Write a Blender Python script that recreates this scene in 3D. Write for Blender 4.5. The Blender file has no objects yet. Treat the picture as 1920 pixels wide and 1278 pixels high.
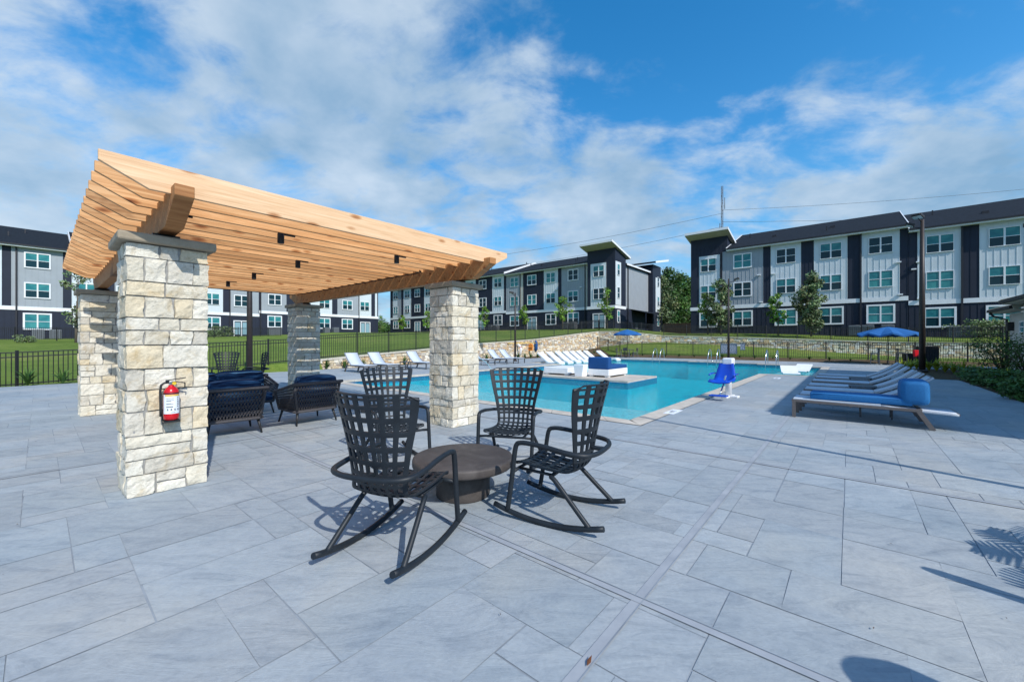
import bpy, bmesh, math, random
from mathutils import Vector, Matrix, noise
R = math.radians
C = bpy.context.scene.collection
# ---------------------------------------------------------------- camera, light, exposure
F, H, CX, CY = 750.0, 1.45, 960.0, 640.0          # focal length (1920 px), eye height, principal point
SUN_AZ, SUN_EL = R(-35), R(42)                    # direction the light travels (from +Y, clockwise), elevation
EXPOSURE, SUN_STRENGTH, SKY_STRENGTH = 0.20, 3.9, 0.085
sc = bpy.context.scene
cam_d = bpy.data.cameras.new('camera'); cam = bpy.data.objects.new('camera', cam_d); C.objects.link(cam)
cam.location = (0, 0, H); cam.rotation_euler = (R(90), 0, 0)
cam_d.sensor_width = 36; cam_d.lens = F / 1920 * 36; cam_d.shift_y = 1 / 1920
cam_d.clip_start = 0.05; cam_d.clip_end = 6000
sc.camera = cam
sc.view_settings.view_transform = 'Standard'; sc.view_settings.look = 'None'
sc.view_settings.exposure = EXPOSURE; sc.view_settings.gamma = 1
Ldir = Vector((math.sin(SUN_AZ) * math.cos(SUN_EL), math.cos(SUN_AZ) * math.cos(SUN_EL), -math.sin(SUN_EL)))
sun_d = bpy.data.lights.new('sun', 'SUN'); sun = bpy.data.objects.new('sun', sun_d); C.objects.link(sun)
sun_d.energy = SUN_STRENGTH; sun_d.angle = R(0.53); sun_d.color = (1.0, 0.955, 0.88)
sun.rotation_euler = Ldir.to_track_quat('-Z', 'Y').to_euler(); sun.location = (20, -30, 40)

def world():
    w = bpy.data.worlds.new('World'); sc.world = w; w.use_nodes = True
    nt = w.node_tree; N = nt.nodes; L = nt.links
    for n in list(N): N.remove(n)
    def nd(t, **k):
        n = N.new(t)
        for a, v in k.items(): setattr(n, a, v)
        return n
    def mth(op, a, b=None, clamp=False):
        n = nd('ShaderNodeMath', operation=op, use_clamp=clamp)
        for i, v in enumerate((a, b)):
            if v is None: continue
            if isinstance(v, (int, float)): n.inputs[i].default_value = v
            else: L.new(v, n.inputs[i])
        return n.outputs[0]
    out = nd('ShaderNodeOutputWorld'); bg = nd('ShaderNodeBackground'); bg.inputs[1].default_value = SKY_STRENGTH
    sky = nd('ShaderNodeTexSky'); sky.sky_type = 'NISHITA'; sky.sun_disc = False
    sky.sun_elevation = SUN_EL
    to_sun = -Ldir
    sky.sun_rotation = math.atan2(to_sun.x, to_sun.y)
    sky.altitude = 200; sky.air_density = 1.0; sky.dust_density = 0.6; sky.ozone_density = 2.5
    hsv = nd('ShaderNodeHueSaturation'); hsv.inputs['Saturation'].default_value = 1.38; hsv.inputs['Value'].default_value = 2.25
    hsv.inputs['Hue'].default_value = 0.494
    L.new(sky.outputs[0], hsv.inputs['Color'])
    tc = nd('ShaderNodeTexCoord'); sep = nd('ShaderNodeSeparateXYZ'); L.new(tc.outputs['Generated'], sep.inputs[0])
    x, y, z = sep.outputs
    zz = mth('ADD', mth('MAXIMUM', z, 0.0), 0.34)
    u = mth('DIVIDE', x, zz); v = mth('DIVIDE', y, zz)
    cmb = nd('ShaderNodeCombineXYZ'); L.new(u, cmb.inputs[0]); L.new(v, cmb.inputs[1])
    def nz(scale, det, rough, off, dist=0.0, sx=1, sy=1, rot=0):
        mp = nd('ShaderNodeMapping'); mp.inputs['Location'].default_value = off
        mp.inputs['Scale'].default_value = (sx, sy, 1); mp.inputs['Rotation'].default_value = (0, 0, rot)
        L.new(cmb.outputs[0], mp.inputs[0])
        n = nd('ShaderNodeTexNoise'); n.inputs['Scale'].default_value = scale; n.inputs['Detail'].default_value = det
        n.inputs['Roughness'].default_value = rough; n.inputs['Distortion'].default_value = dist
        L.new(mp.outputs[0], n.inputs['Vector']); return n.outputs['Fac']
    big = nz(1.05, 3, 0.5, (3.1, 1.7, 0), 0.2)
    fine = nz(4.2, 12, 0.60, (7.3, 2.2, 0), 0.25, 1.0, 1.4, R(20))
    # bank of cloud on the left, open blue upper right
    bias = mth('ADD', mth('MULTIPLY', x, -0.10), mth('MULTIPLY', z, -0.10))
    far = mth('MULTIPLY', mth('SUBTRACT', 0.42, z), 0.04)
    def blob(dx, dy, dz, r0, r1, amt):          # one clear or cloudy quarter of the sky
        q = Vector((dx, dy, dz)).normalized(); vm = nd('ShaderNodeVectorMath', operation='DOT_PRODUCT'); L.new(tc.outputs['Generated'], vm.inputs[0]); vm.inputs[1].default_value = q
        mr = nd('ShaderNodeMapRange'); mr.interpolation_type = 'SMOOTHSTEP'; mr.inputs[1].default_value = r0; mr.inputs[2].default_value = r1; mr.inputs[3].default_value = 0; mr.inputs[4].default_value = amt
        L.new(vm.outputs['Value'], mr.inputs[0]); return mr.outputs[0]
    bl = mth('ADD', blob(.62, 1, .84, .90, .99, -.12), blob(-1.0, 1, .42, .95, .997, -.07))
    bl = mth('ADD', bl, mth('ADD', blob(-.75, 1, .85, .80, .98, .10), blob(.65, 1, .40, .90, .99, .12)))
    bl = mth('ADD', bl, mth('ADD', blob(-.35, 1, .50, .93, .99, .06), mth('ADD', blob(.12, 1, .40, .95, .995, .09), blob(1.15, 1, .62, .90, .99, .10))))
    dens = mth('ADD', mth('ADD', mth('MULTIPLY', big, 0.50), mth('MULTIPLY', fine, 0.62)), mth('ADD', mth('ADD', bias, far), bl))
    rm = nd('ShaderNodeMapRange'); rm.interpolation_type = 'SMOOTHSTEP'
    rm.inputs[1].default_value = 0.475; rm.inputs[2].default_value = 0.69; rm.inputs[3].default_value = 0; rm.inputs[4].default_value = 0.90
    L.new(dens, rm.inputs[0])
    # lit and shaded parts of the cloud
    sh = nz(2.2, 6, 0.55, (1.2, 9.1, 0), 0.1)
    cr = nd('ShaderNodeValToRGB'); cr.color_ramp.elements[0].position = 0.36; cr.color_ramp.elements[1].position = 0.62
    cr.color_ramp.elements[0].color = (2.7, 4.5, 6.5, 1); cr.color_ramp.elements[1].color = (6.4, 7.6, 8.9, 1)
    L.new(sh, cr.inputs[0])
    # pale air towards the horizon
    hz = nd('ShaderNodeMapRange'); hz.inputs[1].default_value = 0.0; hz.inputs[2].default_value = 0.42
    hz.inputs[3].default_value = 0.88; hz.inputs[4].default_value = 0.0; L.new(z, hz.inputs[0])
    mh = nd('ShaderNodeMix', data_type='RGBA'); L.new(hz.outputs[0], mh.inputs[0]); L.new(hsv.outputs[0], mh.inputs[6])
    mh.inputs[7].default_value = (1.5, 4.3, 7.3, 1)
    mx = nd('ShaderNodeMix', data_type='RGBA'); L.new(rm.outputs[0], mx.inputs[0])
    L.new(mh.outputs[2], mx.inputs[6]); L.new(cr.outputs[0], mx.inputs[7])
    L.new(mx.outputs[2], bg.inputs[0]); L.new(bg.outputs[0], out.inputs[0])
world()

# ---------------------------------------------------------------- frame of the place: a along u, b along v, from the near pillar's corner
TH = math.atan2(0.7638, 0.6455)
U = Vector((0.6455, 0.7638, 0)); V = Vector((-0.7638, 0.6455, 0))
C0 = Vector((-3.544, 3.674, 0))
def P(a, b, z=0.0): return C0 + U * a + V * b + Vector((0, 0, z))
def G(px, py, z=0.0):                 # ground point seen at a pixel of the photograph
    Y = F * (H - z) / (py - CY); return Vector(((px - CX) / F * Y, Y, z))
def AB(p): d = p - C0; return d.dot(U), d.dot(V)
def b_at(px, a):                      # where a line of sight meets the vertical plane a = const
    r = (px - CX) / F
    return (r * (C0.y + U.y * a) - (C0.x + U.x * a)) / (V.x - r * V.y)
def a_at(px, b):
    r = (px - CX) / F
    return (r * (C0.y + V.y * b) - (C0.x + V.x * b)) / (U.x - r * U.y)

# ---------------------------------------------------------------- mesh builder and object helpers
class MB:
    def __init__(s): s.v = []; s.f = []; s.c = []; s.m = []; s.sm = []; s.col = None; s.mat = 0; s.smooth = False
    def face(s, idx):
        s.f.append(tuple(idx)); s.c.append(s.col); s.m.append(s.mat); s.sm.append(s.smooth)
    def add(s, p): s.v.append(tuple(p)); return len(s.v) - 1
    def poly(s, pts): s.face([s.add(p) for p in pts])
    def box(s, x0, x1, y0, y1, z0, z1):
        i = len(s.v)
        for z in (z0, z1):
            for x, y in ((x0, y0), (x1, y0), (x1, y1), (x0, y1)): s.add((x, y, z))
        for q in ((3, 2, 1, 0), (4, 5, 6, 7), (0, 1, 5, 4), (1, 2, 6, 5), (2, 3, 7, 6), (3, 0, 4, 7)): s.face([i + k for k in q])
    def bar(s, p, q, w, h, up=(0, 0, 1)):        # rectangular bar between two points
        p, q = Vector(p), Vector(q); d = (q - p).normalized(); up = Vector(up)
        if abs(d.dot(up)) > 0.98: up = Vector((1, 0, 0))
        r = d.cross(up).normalized(); t = r.cross(d).normalized(); i = len(s.v)
        for e in (p, q):
            for a, b in ((-1, -1), (1, -1), (1, 1), (-1, 1)): s.add(e + r * (a * w / 2) + t * (b * h / 2))
        for k in ((0, 1, 2, 3), (7, 6, 5, 4), (1, 0, 4, 5), (2, 1, 5, 6), (3, 2, 6, 7), (0, 3, 7, 4)): s.face([i + n for n in k])
    def tube(s, pts, r, n=8, cap=True, sx=1.0):
        pts = [Vector(p) for p in pts]; rs = r if isinstance(r, (list, tuple)) else [r] * len(pts)
        sm0 = s.smooth; s.smooth = True; rings = []; prev = None
        for k, p in enumerate(pts):
            d = ((pts[min(k + 1, len(pts) - 1)] - pts[max(k - 1, 0)])).normalized()
            if prev is None:
                a = Vector((0, 0, 1)) if abs(d.z) < 0.9 else Vector((1, 0, 0)); x = d.cross(a).normalized()
            else: x = (prev - d * prev.dot(d)).normalized()
            prev = x; y = d.cross(x).normalized()
            rings.append([s.add(p + (x * math.cos(t) * sx + y * math.sin(t)) * rs[k]) for t in [2 * math.pi * j / n for j in range(n)]])
        for A, B in zip(rings, rings[1:]):
            for j in range(n): s.face((A[j], A[(j + 1) % n], B[(j + 1) % n], B[j]))
        s.smooth = False
        if cap: s.face(rings[0][::-1]); s.face(rings[-1])
        s.smooth = sm0
    def lathe(s, prof, n=32, c=(0, 0), cap=True):
        sm0 = s.smooth; s.smooth = True
        rings = [[s.add((c[0] + r * math.cos(2 * math.pi * j / n), c[1] + r * math.sin(2 * math.pi * j / n), z)) for j in range(n)] for r, z in prof]
        for A, B in zip(rings, rings[1:]):
            for j in range(n): s.face((A[j], A[(j + 1) % n], B[(j + 1) % n], B[j]))
        s.smooth = False
        if cap: s.face(rings[0][::-1]); s.face(rings[-1])
        s.smooth = sm0
    def extrude(s, prof, w0, w1, axis='x'):      # prof: list of (p, q); extruded along an axis
        i = len(s.v); n = len(prof)
        mk = {'x': lambda w, p, q: (w, p, q), 'y': lambda w, p, q: (p, w, q)}[axis]
        for w in (w0, w1):
            for p, q in prof: s.add(mk(w, p, q))
        for k in range(n): s.face((i + k, i + (k + 1) % n, i + n + (k + 1) % n, i + n + k))
        s.face([i + k for k in range(n)][::-1]); s.face([i + n + k for k in range(n)])
    def rough(s, x0, x1, y0, y1, z0, z1, amp, seed, step=0.07, pull=0.008):
        # stone: subdivided box, noise on every vertex, edges drawn in
        lo = (x0, y0, z0); hi = (x1, y1, z1); cnt = [max(2, round((hi[k] - lo[k]) / step)) for k in range(3)]
        ce = [(lo[k] + hi[k]) / 2 for k in range(3)]
        sm0 = s.smooth; s.smooth = False; cache = {}
        def vert(i):
            if i in cache: return cache[i]
            p = [lo[k] + (hi[k] - lo[k]) * i[k] / cnt[k] for k in range(3)]
            e = [i[k] == 0 or i[k] == cnt[k] for k in range(3)]
            if sum(e) >= 2:
                for k in range(3):
                    if e[k]: p[k] += pull * (1 if p[k] < ce[k] else -1)
            pv = Vector(p); w = noise.noise_vector(pv * 9.0 + Vector((seed, seed * 1.7, 0))) + 0.6 * noise.noise_vector(pv * 24.0 + Vector((seed, 0, seed)))
            d = Vector((w.x * (1 if not e[0] else 1.5), w.y * (1 if not e[1] else 1.5), w.z * 0.45)) * amp
            cache[i] = s.add(pv + d); return cache[i]
        for ax in range(3):
            a1, a2 = [k for k in range(3) if k != ax]
            for side in (0, cnt[ax]):
                for i in range(cnt[a1]):
                    for j in range(cnt[a2]):
                        q = []
                        for di, dj in ((0, 0), (1, 0), (1, 1), (0, 1)):
                            t = [0, 0, 0]; t[ax] = side; t[a1] = i + di; t[a2] = j + dj; q.append(vert(tuple(t)))
                        if (side == 0) ^ (ax == 1): q = q[::-1]
                        s.face(q)
        s.smooth = sm0
    def build(s, name, mats, parent=None, bevel=0, seg=2, smooth=None, weld=False):
        if weld:
            seen = {}; mp = []; nv = []
            for p in s.v:
                k = (round(p[0], 5), round(p[1], 5), round(p[2], 5))
                if k not in seen: seen[k] = len(nv); nv.append(p)
                mp.append(seen[k])
            s.v = nv; s.f = [tuple(mp[i] for i in f) for f in s.f]
        me = bpy.data.meshes.new(name); me.from_pydata(s.v, [], s.f)
        for m in (mats if isinstance(mats, (list, tuple)) else [mats]): me.materials.append(m)
        me.polygons.foreach_set('material_index', s.m)
        me.polygons.foreach_set('use_smooth', [bool(x) if smooth is None else smooth for x in s.sm])
        if any(c is not None for c in s.c):
            at = me.color_attributes.new('tint', 'FLOAT_COLOR', 'CORNER'); k = 0; buf = []
            for f, c in zip(s.f, s.c): buf.extend(list((c or (1, 1, 1)) + (1,)) * len(f))
            at.data.foreach_set('color', buf)
        me.update()
        o = bpy.data.objects.new(name, me); C.objects.link(o)
        if parent: o.parent = parent
        if bevel:
            b = o.modifiers.new('bevel', 'BEVEL'); b.width = bevel; b.segments = seg; b.limit_method = 'ANGLE'; b.angle_limit = R(40)
        return o
def tag(o, label, cat, group=None, kind=None):
    if label: o['label'] = label
    if cat: o['category'] = cat
    if group: o['group'] = group
    if kind: o['kind'] = kind
    return o
def thing(name, label, cat, loc=(0, 0, 0), rotz=0, group=None):
    o = bpy.data.objects.new(name, None); C.objects.link(o); o.empty_display_size = 0.2
    o.location = loc; o.rotation_euler = (0, 0, rotz); return tag(o, label, cat, group)
def struct(o): o['kind'] = 'structure'; return o
def copy_tree(o, loc, rotz, label, group=None, scale=None):
    c = o.copy(); C.objects.link(c); c.location = loc; c.rotation_euler = (0, 0, rotz); c['label'] = label
    if group: c['group'] = group
    if scale: c.scale = scale
    for ch in list(o.children):
        d = ch.copy(); C.objects.link(d); d.parent = c
        for g in list(ch.children):
            e = g.copy(); C.objects.link(e); e.parent = d
    return c
ORD = ['first', 'second', 'third', 'fourth', 'fifth', 'sixth', 'seventh', 'eighth', 'ninth', 'tenth', 'eleventh', 'twelfth', 'thirteenth',
       'fourteenth', 'fifteenth', 'sixteenth', 'seventeenth', 'eighteenth', 'nineteenth', 'twentieth']

# ---------------------------------------------------------------- materials
class MT:
    def __init__(s, name, col=(0.5, 0.5, 0.5), rough=0.6, metal=0.0, spec=0.4):
        s.m = bpy.data.materials.new(name); s.m.use_nodes = True; s.nt = s.m.node_tree
        s.b = s.nt.nodes['Principled BSDF']; s.b.inputs['Base Color'].default_value = (*col, 1)
        s.b.inputs['Roughness'].default_value = rough; s.b.inputs['Metallic'].default_value = metal
        s.b.inputs['Specular IOR Level'].default_value = spec
    def n(s, t, **k):
        n = s.nt.nodes.new(t)
        for a, v in k.items(): setattr(n, a, v)
        return n
    def l(s, a, b): s.nt.links.new(a, b)
    def co(s, scale=(1, 1, 1), rot=(0, 0, 0), rnd=False, kind='Object'):
        tc = s.n('ShaderNodeTexCoord'); o = tc.outputs[kind]
        if rnd:
            oi = s.n('ShaderNodeObjectInfo'); a = s.n('ShaderNodeVectorMath', operation='SCALE'); a.inputs[0].default_value = (31, 17, 23)
            s.l(oi.outputs['Random'], a.inputs['Scale']); b = s.n('ShaderNodeVectorMath', operation='ADD')
            s.l(o, b.inputs[0]); s.l(a.outputs[0], b.inputs[1]); o = b.outputs[0]
        mp = s.n('ShaderNodeMapping'); mp.inputs['Scale'].default_value = scale; mp.inputs['Rotation'].default_value = rot
        s.l(o, mp.inputs[0]); return mp.outputs[0]
    def noise(s, v, scale, det=4, rough=0.55, dist=0.0):
        t = s.n('ShaderNodeTexNoise'); t.inputs['Scale'].default_value = scale; t.inputs['Detail'].default_value = det
        t.inputs['Roughness'].default_value = rough; t.inputs['Distortion'].default_value = dist; s.l(v, t.inputs['Vector']); return t.outputs['Fac']
    def ramp(s, f, stops):
        r = s.n('ShaderNodeValToRGB'); e = r.color_ramp.elements
        while len(e) < len(stops): e.new(0.5)
        for k, (p, c) in enumerate(stops): e[k].position = p; e[k].color = (*c, 1)
        s.l(f, r.inputs[0]); return r.outputs[0]
    def mix(s, f, a, b, mode='MIX'):
        m = s.n('ShaderNodeMix', data_type='RGBA', blend_type=mode)
        for sock, v in ((0, f), (6, a), (7, b)):
            if isinstance(v, (int, float)): m.inputs[sock].default_value = v
            elif isinstance(v, tuple): m.inputs[sock].default_value = (*v, 1)
            else: s.l(v, m.inputs[sock])
        return m.outputs[2]
    def bump(s, h, strength=0.3, dist=0.02):
        b = s.n('ShaderNodeBump'); b.inputs['Strength'].default_value = strength; b.inputs['Distance'].default_value = dist
        s.l(h, b.inputs['Height']); s.l(b.outputs[0], s.b.inputs['Normal'])
    def color(s, c): s.l(c, s.b.inputs['Base Color'])
    def tint(s): a = s.n('ShaderNodeAttribute'); a.attribute_name = 'tint'; return a.outputs['Color']
def simple(name, col, rough=0.5, metal=0.0, var=0.12, scale=6, bump=0.0, spec=0.4, bs=60):
    t = MT(name, col, rough, metal, spec); v = t.co()
    f = t.noise(v, scale, 5, 0.6)
    lo = tuple(c * (1 - var) for c in col); hi = tuple(min(1, c * (1 + var)) for c in col)
    t.color(t.ramp(f, [(0.3, lo), (0.7, hi)]))
    if bump: t.bump(t.noise(v, bs, 3), bump, 0.01)
    return t.m
M = {}
def make_materials():
    # stamped concrete: each stone has its own tint; slate-like veins and cleft relief
    t = MT('stamped_concrete', rough=0.62, spec=0.35)
    def slab(v, k):                       # every slab takes its own piece of the texture
        a = t.n('ShaderNodeVectorMath', operation='SCALE'); t.l(t.tint(), a.inputs[0]); a.inputs['Scale'].default_value = k
        b = t.n('ShaderNodeVectorMath', operation='ADD'); t.l(v, b.inputs[0]); t.l(a.outputs[0], b.inputs[1]); return b.outputs[0]
    v0 = t.co(rot=(0, 0, -TH)); v = slab(v0, 60); st = slab(t.co(scale=(0.9, 3.2, 1), rot=(0, 0, -TH)), 90)
    n1 = t.noise(v0, 0.5, 4, 0.6); n2 = t.noise(st, 2.4, 11, 0.74, 0.9); n3 = t.noise(v, 38, 3, 0.6); n4 = t.noise(v, 3.2, 8, 0.72, 0.4); n5 = t.noise(v, 11, 6, 0.75)
    base = t.ramp(n1, [(0.3, (0.265, 0.310, 0.345)), (0.52, (0.325, 0.362, 0.390)), (0.62, (0.352, 0.375, 0.382)), (0.78, (0.38, 0.40, 0.405))])
    base = t.mix(0.75, base, t.ramp(n2, [(0.32, (0.66, 0.69, 0.73)), (0.5, (1, 1, 1)), (0.68, (1.14, 1.12, 1.08))]), 'MULTIPLY')
    base = t.mix(0.55, base, t.ramp(n4, [(0.3, (0.80, 0.83, 0.88)), (0.48, (1, 1, 1)), (0.7, (1.10, 1.08, 1.05))]), 'MULTIPLY')
    base = t.mix(0.5, base, t.ramp(n5, [(0.28, (0.74, 0.76, 0.80)), (0.42, (1, 1, 1)), (0.72, (1.08, 1.08, 1.07))]), 'MULTIPLY')
    base = t.mix(0.35, base, t.ramp(n3, [(0.3, (0.78, 0.78, 0.78)), (0.7, (1.1, 1.1, 1.1))]), 'MULTIPLY')
    sp = t.n('ShaderNodeTexVoronoi'); sp.inputs['Scale'].default_value = 2.3; t.l(v, sp.inputs['Vector'])
    t.color(t.mix(1.0, base, t.tint(), 'MULTIPLY'))
    hb = t.n('ShaderNodeMath', operation='ADD'); t.l(n2, hb.inputs[0]); sc3 = t.n('ShaderNodeMath', operation='MULTIPLY'); t.l(n3, sc3.inputs[0]); sc3.inputs[1].default_value = 0.25
    t.l(sc3.outputs[0], hb.inputs[1]); t.bump(hb.outputs[0], 0.55, 0.012); M['deck'] = t.m
    M['joint'] = simple('joint_line', (0.25, 0.285, 0.322), 0.85, var=0.30, scale=3)
    t = MT('concrete_joint_pale', rough=0.7); v = t.co(); t.color(t.ramp(t.noise(v, 5, 5, 0.6), [(0.3, (0.265, 0.29, 0.325)), (0.7, (0.345, 0.37, 0.40))])); M['ctrl'] = t.m
    # limestone
    t = MT('limestone', rough=0.85, spec=0.25); v = t.co()
    n1 = t.noise(v, 5, 6, 0.65, 0.6); n2 = t.noise(v, 45, 5, 0.7)
    c = t.mix(1.0, t.tint(), t.ramp(n1, [(0.28, (0.74, 0.62, 0.44)), (0.46, (0.98, 0.95, 0.90)), (0.7, (1.08, 1.07, 1.05))]), 'MULTIPLY')
    c = t.mix(0.5, c, t.ramp(n2, [(0.3, (0.70, 0.69, 0.66)), (0.6, (1.06, 1.06, 1.06))]), 'MULTIPLY'); t.color(c)
    t.bump(n2, 0.7, 0.02); M['stone'] = t.m
    M['mortar'] = simple('mortar', (0.27, 0.27, 0.26), 0.95, var=0.2, scale=30, bump=0.4)
    t = MT('cast_stone', rough=0.8); v = t.co(); t.color(t.ramp(t.noise(v, 7, 6, 0.65), [(0.3, (0.27, 0.225, 0.16)), (0.7, (0.36, 0.305, 0.225))])); t.bump(t.noise(v, 120, 3), 0.25, 0.004); M['cap'] = t.m
    # cedar / pine timber
    def wood(name, a, b, c, dark):
        t = MT(name, rough=0.62, spec=0.3); v = t.co(rnd=True); g = t.co(scale=(0.55, 14, 14), rnd=True)
        ring = t.noise(g, 1.3, 6, 0.6, 1.6); fine = t.noise(t.co(scale=(2, 90, 90), rnd=True), 1.0, 3, 0.6)
        col = t.ramp(ring, [(0.32, a), (0.5, b), (0.68, c)])
        col = t.mix(0.35, col, t.ramp(fine, [(0.35, (0.72, 0.66, 0.6)), (0.6, (1.05, 1.05, 1.05))]), 'MULTIPLY')
        vo = t.n('ShaderNodeTexVoronoi'); vo.inputs['Scale'].default_value = 1.0; t.l(t.co(scale=(2.4, 6.5, 6.5), rnd=True), vo.inputs['Vector'])
        col = t.mix(1.0, col, t.ramp(vo.outputs['Distance'], [(0.0, dark), (0.13, (0.62, 0.45, 0.33)), (0.23, (1, 1, 1))]), 'MULTIPLY')
        oi = t.n('ShaderNodeObjectInfo')
        col = t.mix(1.0, col, t.ramp(oi.outputs['Random'], [(0.0, (0.74, 0.66, 0.58)), (0.5, (0.98, 0.97, 0.95)), (1.0, (1.16, 1.10, 1.04))]), 'MULTIPLY')
        st = t.noise(t.co(scale=(0.7, 1.3, 1.3), rnd=True), 1.0, 5, 0.65)
        col = t.mix(1.0, col, t.ramp(st, [(0.30, (0.42, 0.35, 0.31)), (0.40, (1, 1, 1))]), 'MULTIPLY')
        t.color(col); t.bump(fine, 0.25, 0.004); return t.m
    M['wood'] = wood('shaded_pine_timber', (0.44, 0.225, 0.095), (0.57, 0.325, 0.15), (0.67, 0.42, 0.22), (0.16, 0.07, 0.035))  # shaded rafters: orange bounce light between them is put into the colour
    M['wood_sunlit'] = wood('sunlit_pine_timber', (0.58, 0.375, 0.215), (0.67, 0.465, 0.285), (0.73, 0.53, 0.35), (0.25, 0.12, 0.06))  # same pine for the front rafter, direct sun put into the colour
    M['beam'] = wood('cedar_beam', (0.33, 0.145, 0.05), (0.45, 0.22, 0.085), (0.55, 0.30, 0.135), (0.12, 0.05, 0.02))
    M['black'] = simple('black_powder_coat', (0.018, 0.019, 0.021), 0.45, 0.0, 0.2, 20)
    M['bronze'] = simple('bronze_pole_paint', (0.035, 0.027, 0.024), 0.5, 0.1, 0.2, 10)
    t = MT('charcoal_resin', (0.02, 0.024, 0.03), 0.5, spec=0.35); v = t.co(); t.color(t.ramp(t.noise(v, 9, 4), [(0.3, (0.010, 0.014, 0.019)), (0.7, (0.016, 0.022, 0.029))])); t.bump(t.noise(v, 260, 2), 0.12, 0.002); M['resin'] = t.m
    t = MT('bronze_concrete', rough=0.6, spec=0.35); v = t.co(); n1 = t.noise(v, 4, 7, 0.65, 0.8)
    t.color(t.ramp(n1, [(0.3, (0.040, 0.033, 0.031)), (0.5, (0.062, 0.053, 0.049)), (0.72, (0.095, 0.083, 0.077))])); t.bump(t.noise(v, 60, 4), 0.2, 0.006); M['firetable'] = t.m
    M['rope'] = simple('woven_rope', (0.065, 0.062, 0.068), 0.8, 0, 0.35, 60, 0.5, bs=200)
    t = MT('navy_striped_fabric', rough=0.85, spec=0.2); v = t.co(scale=(2.2, 30, 30)); w = t.noise(v, 1.0, 5, 0.6, 0.4)
    t.color(t.ramp(w, [(0.36, (0.005, 0.009, 0.024)), (0.48, (0.014, 0.036, 0.09)), (0.60, (0.05, 0.13, 0.24)), (0.74, (0.2, 0.34, 0.46))])); t.bump(t.noise(t.co(), 220, 2), 0.3, 0.002); M['navy'] = t.m
    M['bluefab'] = simple('blue_cushion_fabric', (0.010, 0.13, 0.34), 0.8, 0, 0.12, 40, 0.3, bs=300)
    M['royal'] = simple('royal_blue_fabric', (0.006, 0.065, 0.22), 0.8, 0, 0.12, 30, 0.2, bs=300)
    M['umbblue'] = simple('umbrella_canvas', (0.012, 0.105, 0.31), 0.8, 0, 0.1, 20)
    M['liftblue'] = simple('lift_seat_plastic', (0.008, 0.07, 0.52), 0.35, 0, 0.08, 10)
    t = MT('sling_mesh', (0.5, 0.56, 0.62), 0.6); v = t.co(scale=(60, 60, 60)); ck = t.n('ShaderNodeTexChecker'); ck.inputs['Scale'].default_value = 6; t.l(v, ck.inputs['Vector'])
    ck.inputs['Color1'].default_value = (0.47, 0.53, 0.60, 1); ck.inputs['Color2'].default_value = (0.58, 0.63, 0.69, 1); t.color(t.mix(0.25, ck.outputs['Color'], t.ramp(t.noise(t.co(), 3, 4), [(0.3, (0.8, 0.8, 0.8)), (0.7, (1, 1, 1))]), 'MULTIPLY')); M['sling'] = t.m
    M['taupe'] = simple('taupe_aluminium', (0.17, 0.145, 0.135), 0.42, 0.4, 0.12, 25)
    M['greyframe'] = simple('grey_aluminium', (0.10, 0.105, 0.115), 0.45, 0.3, 0.12, 25)
    M['white'] = simple('white_plastic', (0.80, 0.81, 0.82), 0.4, 0, 0.05, 6)
    M['trim'] = simple('white_trim_paint', (0.74, 0.76, 0.78), 0.55, 0, 0.05, 3)
    M['steel'] = simple('stainless_steel', (0.62, 0.64, 0.66), 0.18, 1.0, 0.05, 8)
    M['red'] = simple('red_enamel', (0.52, 0.008, 0.016), 0.25, 0, 0.08, 12)
    M['labelwhite'] = simple('label_paper', (0.76, 0.80, 0.86), 0.5, 0, 0.03, 9)
    M['yellow'] = simple('yellow_paint', (0.68, 0.46, 0.03), 0.5, 0, 0.1, 9)
    M['orange'] = simple('orange_nylon', (0.75, 0.28, 0.05), 0.7, 0, 0.1, 9)
    M['coping'] = simple('coping_stone', (0.50, 0.45, 0.385), 0.75, 0, 0.20, 2.6, 0.4, bs=90)
    M['plaster'] = simple('pool_plaster', (0.006, 0.64, 0.74), 0.7, 0, 0.14, 2.5)
    M['ledge'] = simple('pool_ledge_pebble', (0.60, 0.82, 0.86), 0.7, 0, 0.30, 11)
    M['tile'] = simple('waterline_tile', (0.02, 0.14, 0.30), 0.3, 0, 0.35, 14)
    # water: fresnel mirror over a clear blue-green body
    t = MT('pool_water'); N = t.nt.nodes; N.remove(t.b); out = N['Material Output']
    v = t.co(); va = t.co(scale=(1, 1.5, 1)); n1 = t.noise(va, 2.4, 4, 0.55, 0.6); n2 = t.noise(va, 8.0, 5, 0.65, 1.0)
    ad = t.n('ShaderNodeMath', operation='MULTIPLY_ADD'); t.l(n2, ad.inputs[0]); ad.inputs[1].default_value = 0.45; t.l(n1, ad.inputs[2])
    bp = t.n('ShaderNodeBump'); bp.inputs['Strength'].default_value = 1.0; bp.inputs['Distance'].default_value = 0.10; t.l(ad.outputs[0], bp.inputs['Height'])
    fr = t.n('ShaderNodeFresnel'); fr.inputs['IOR'].default_value = 1.20; t.l(bp.outputs[0], fr.inputs['Normal'])
    gl = t.n('ShaderNodeBsdfGlossy'); gl.inputs['Roughness'].default_value = 0.04; t.l(bp.outputs[0], gl.inputs['Normal'])
    rf = t.n('ShaderNodeBsdfTransparent'); rf.inputs['Color'].default_value = (0.60, 0.955, 0.98, 1)
    df = t.n('ShaderNodeBsdfDiffuse'); df.inputs['Color'].default_value = (0.0, 0.62, 0.74, 1); t.l(bp.outputs[0], df.inputs['Normal'])
    m1 = t.n('ShaderNodeMixShader'); m1.inputs[0].default_value = 0.22; t.l(rf.outputs[0], m1.inputs[1]); t.l(df.outputs[0], m1.inputs[2])
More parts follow.
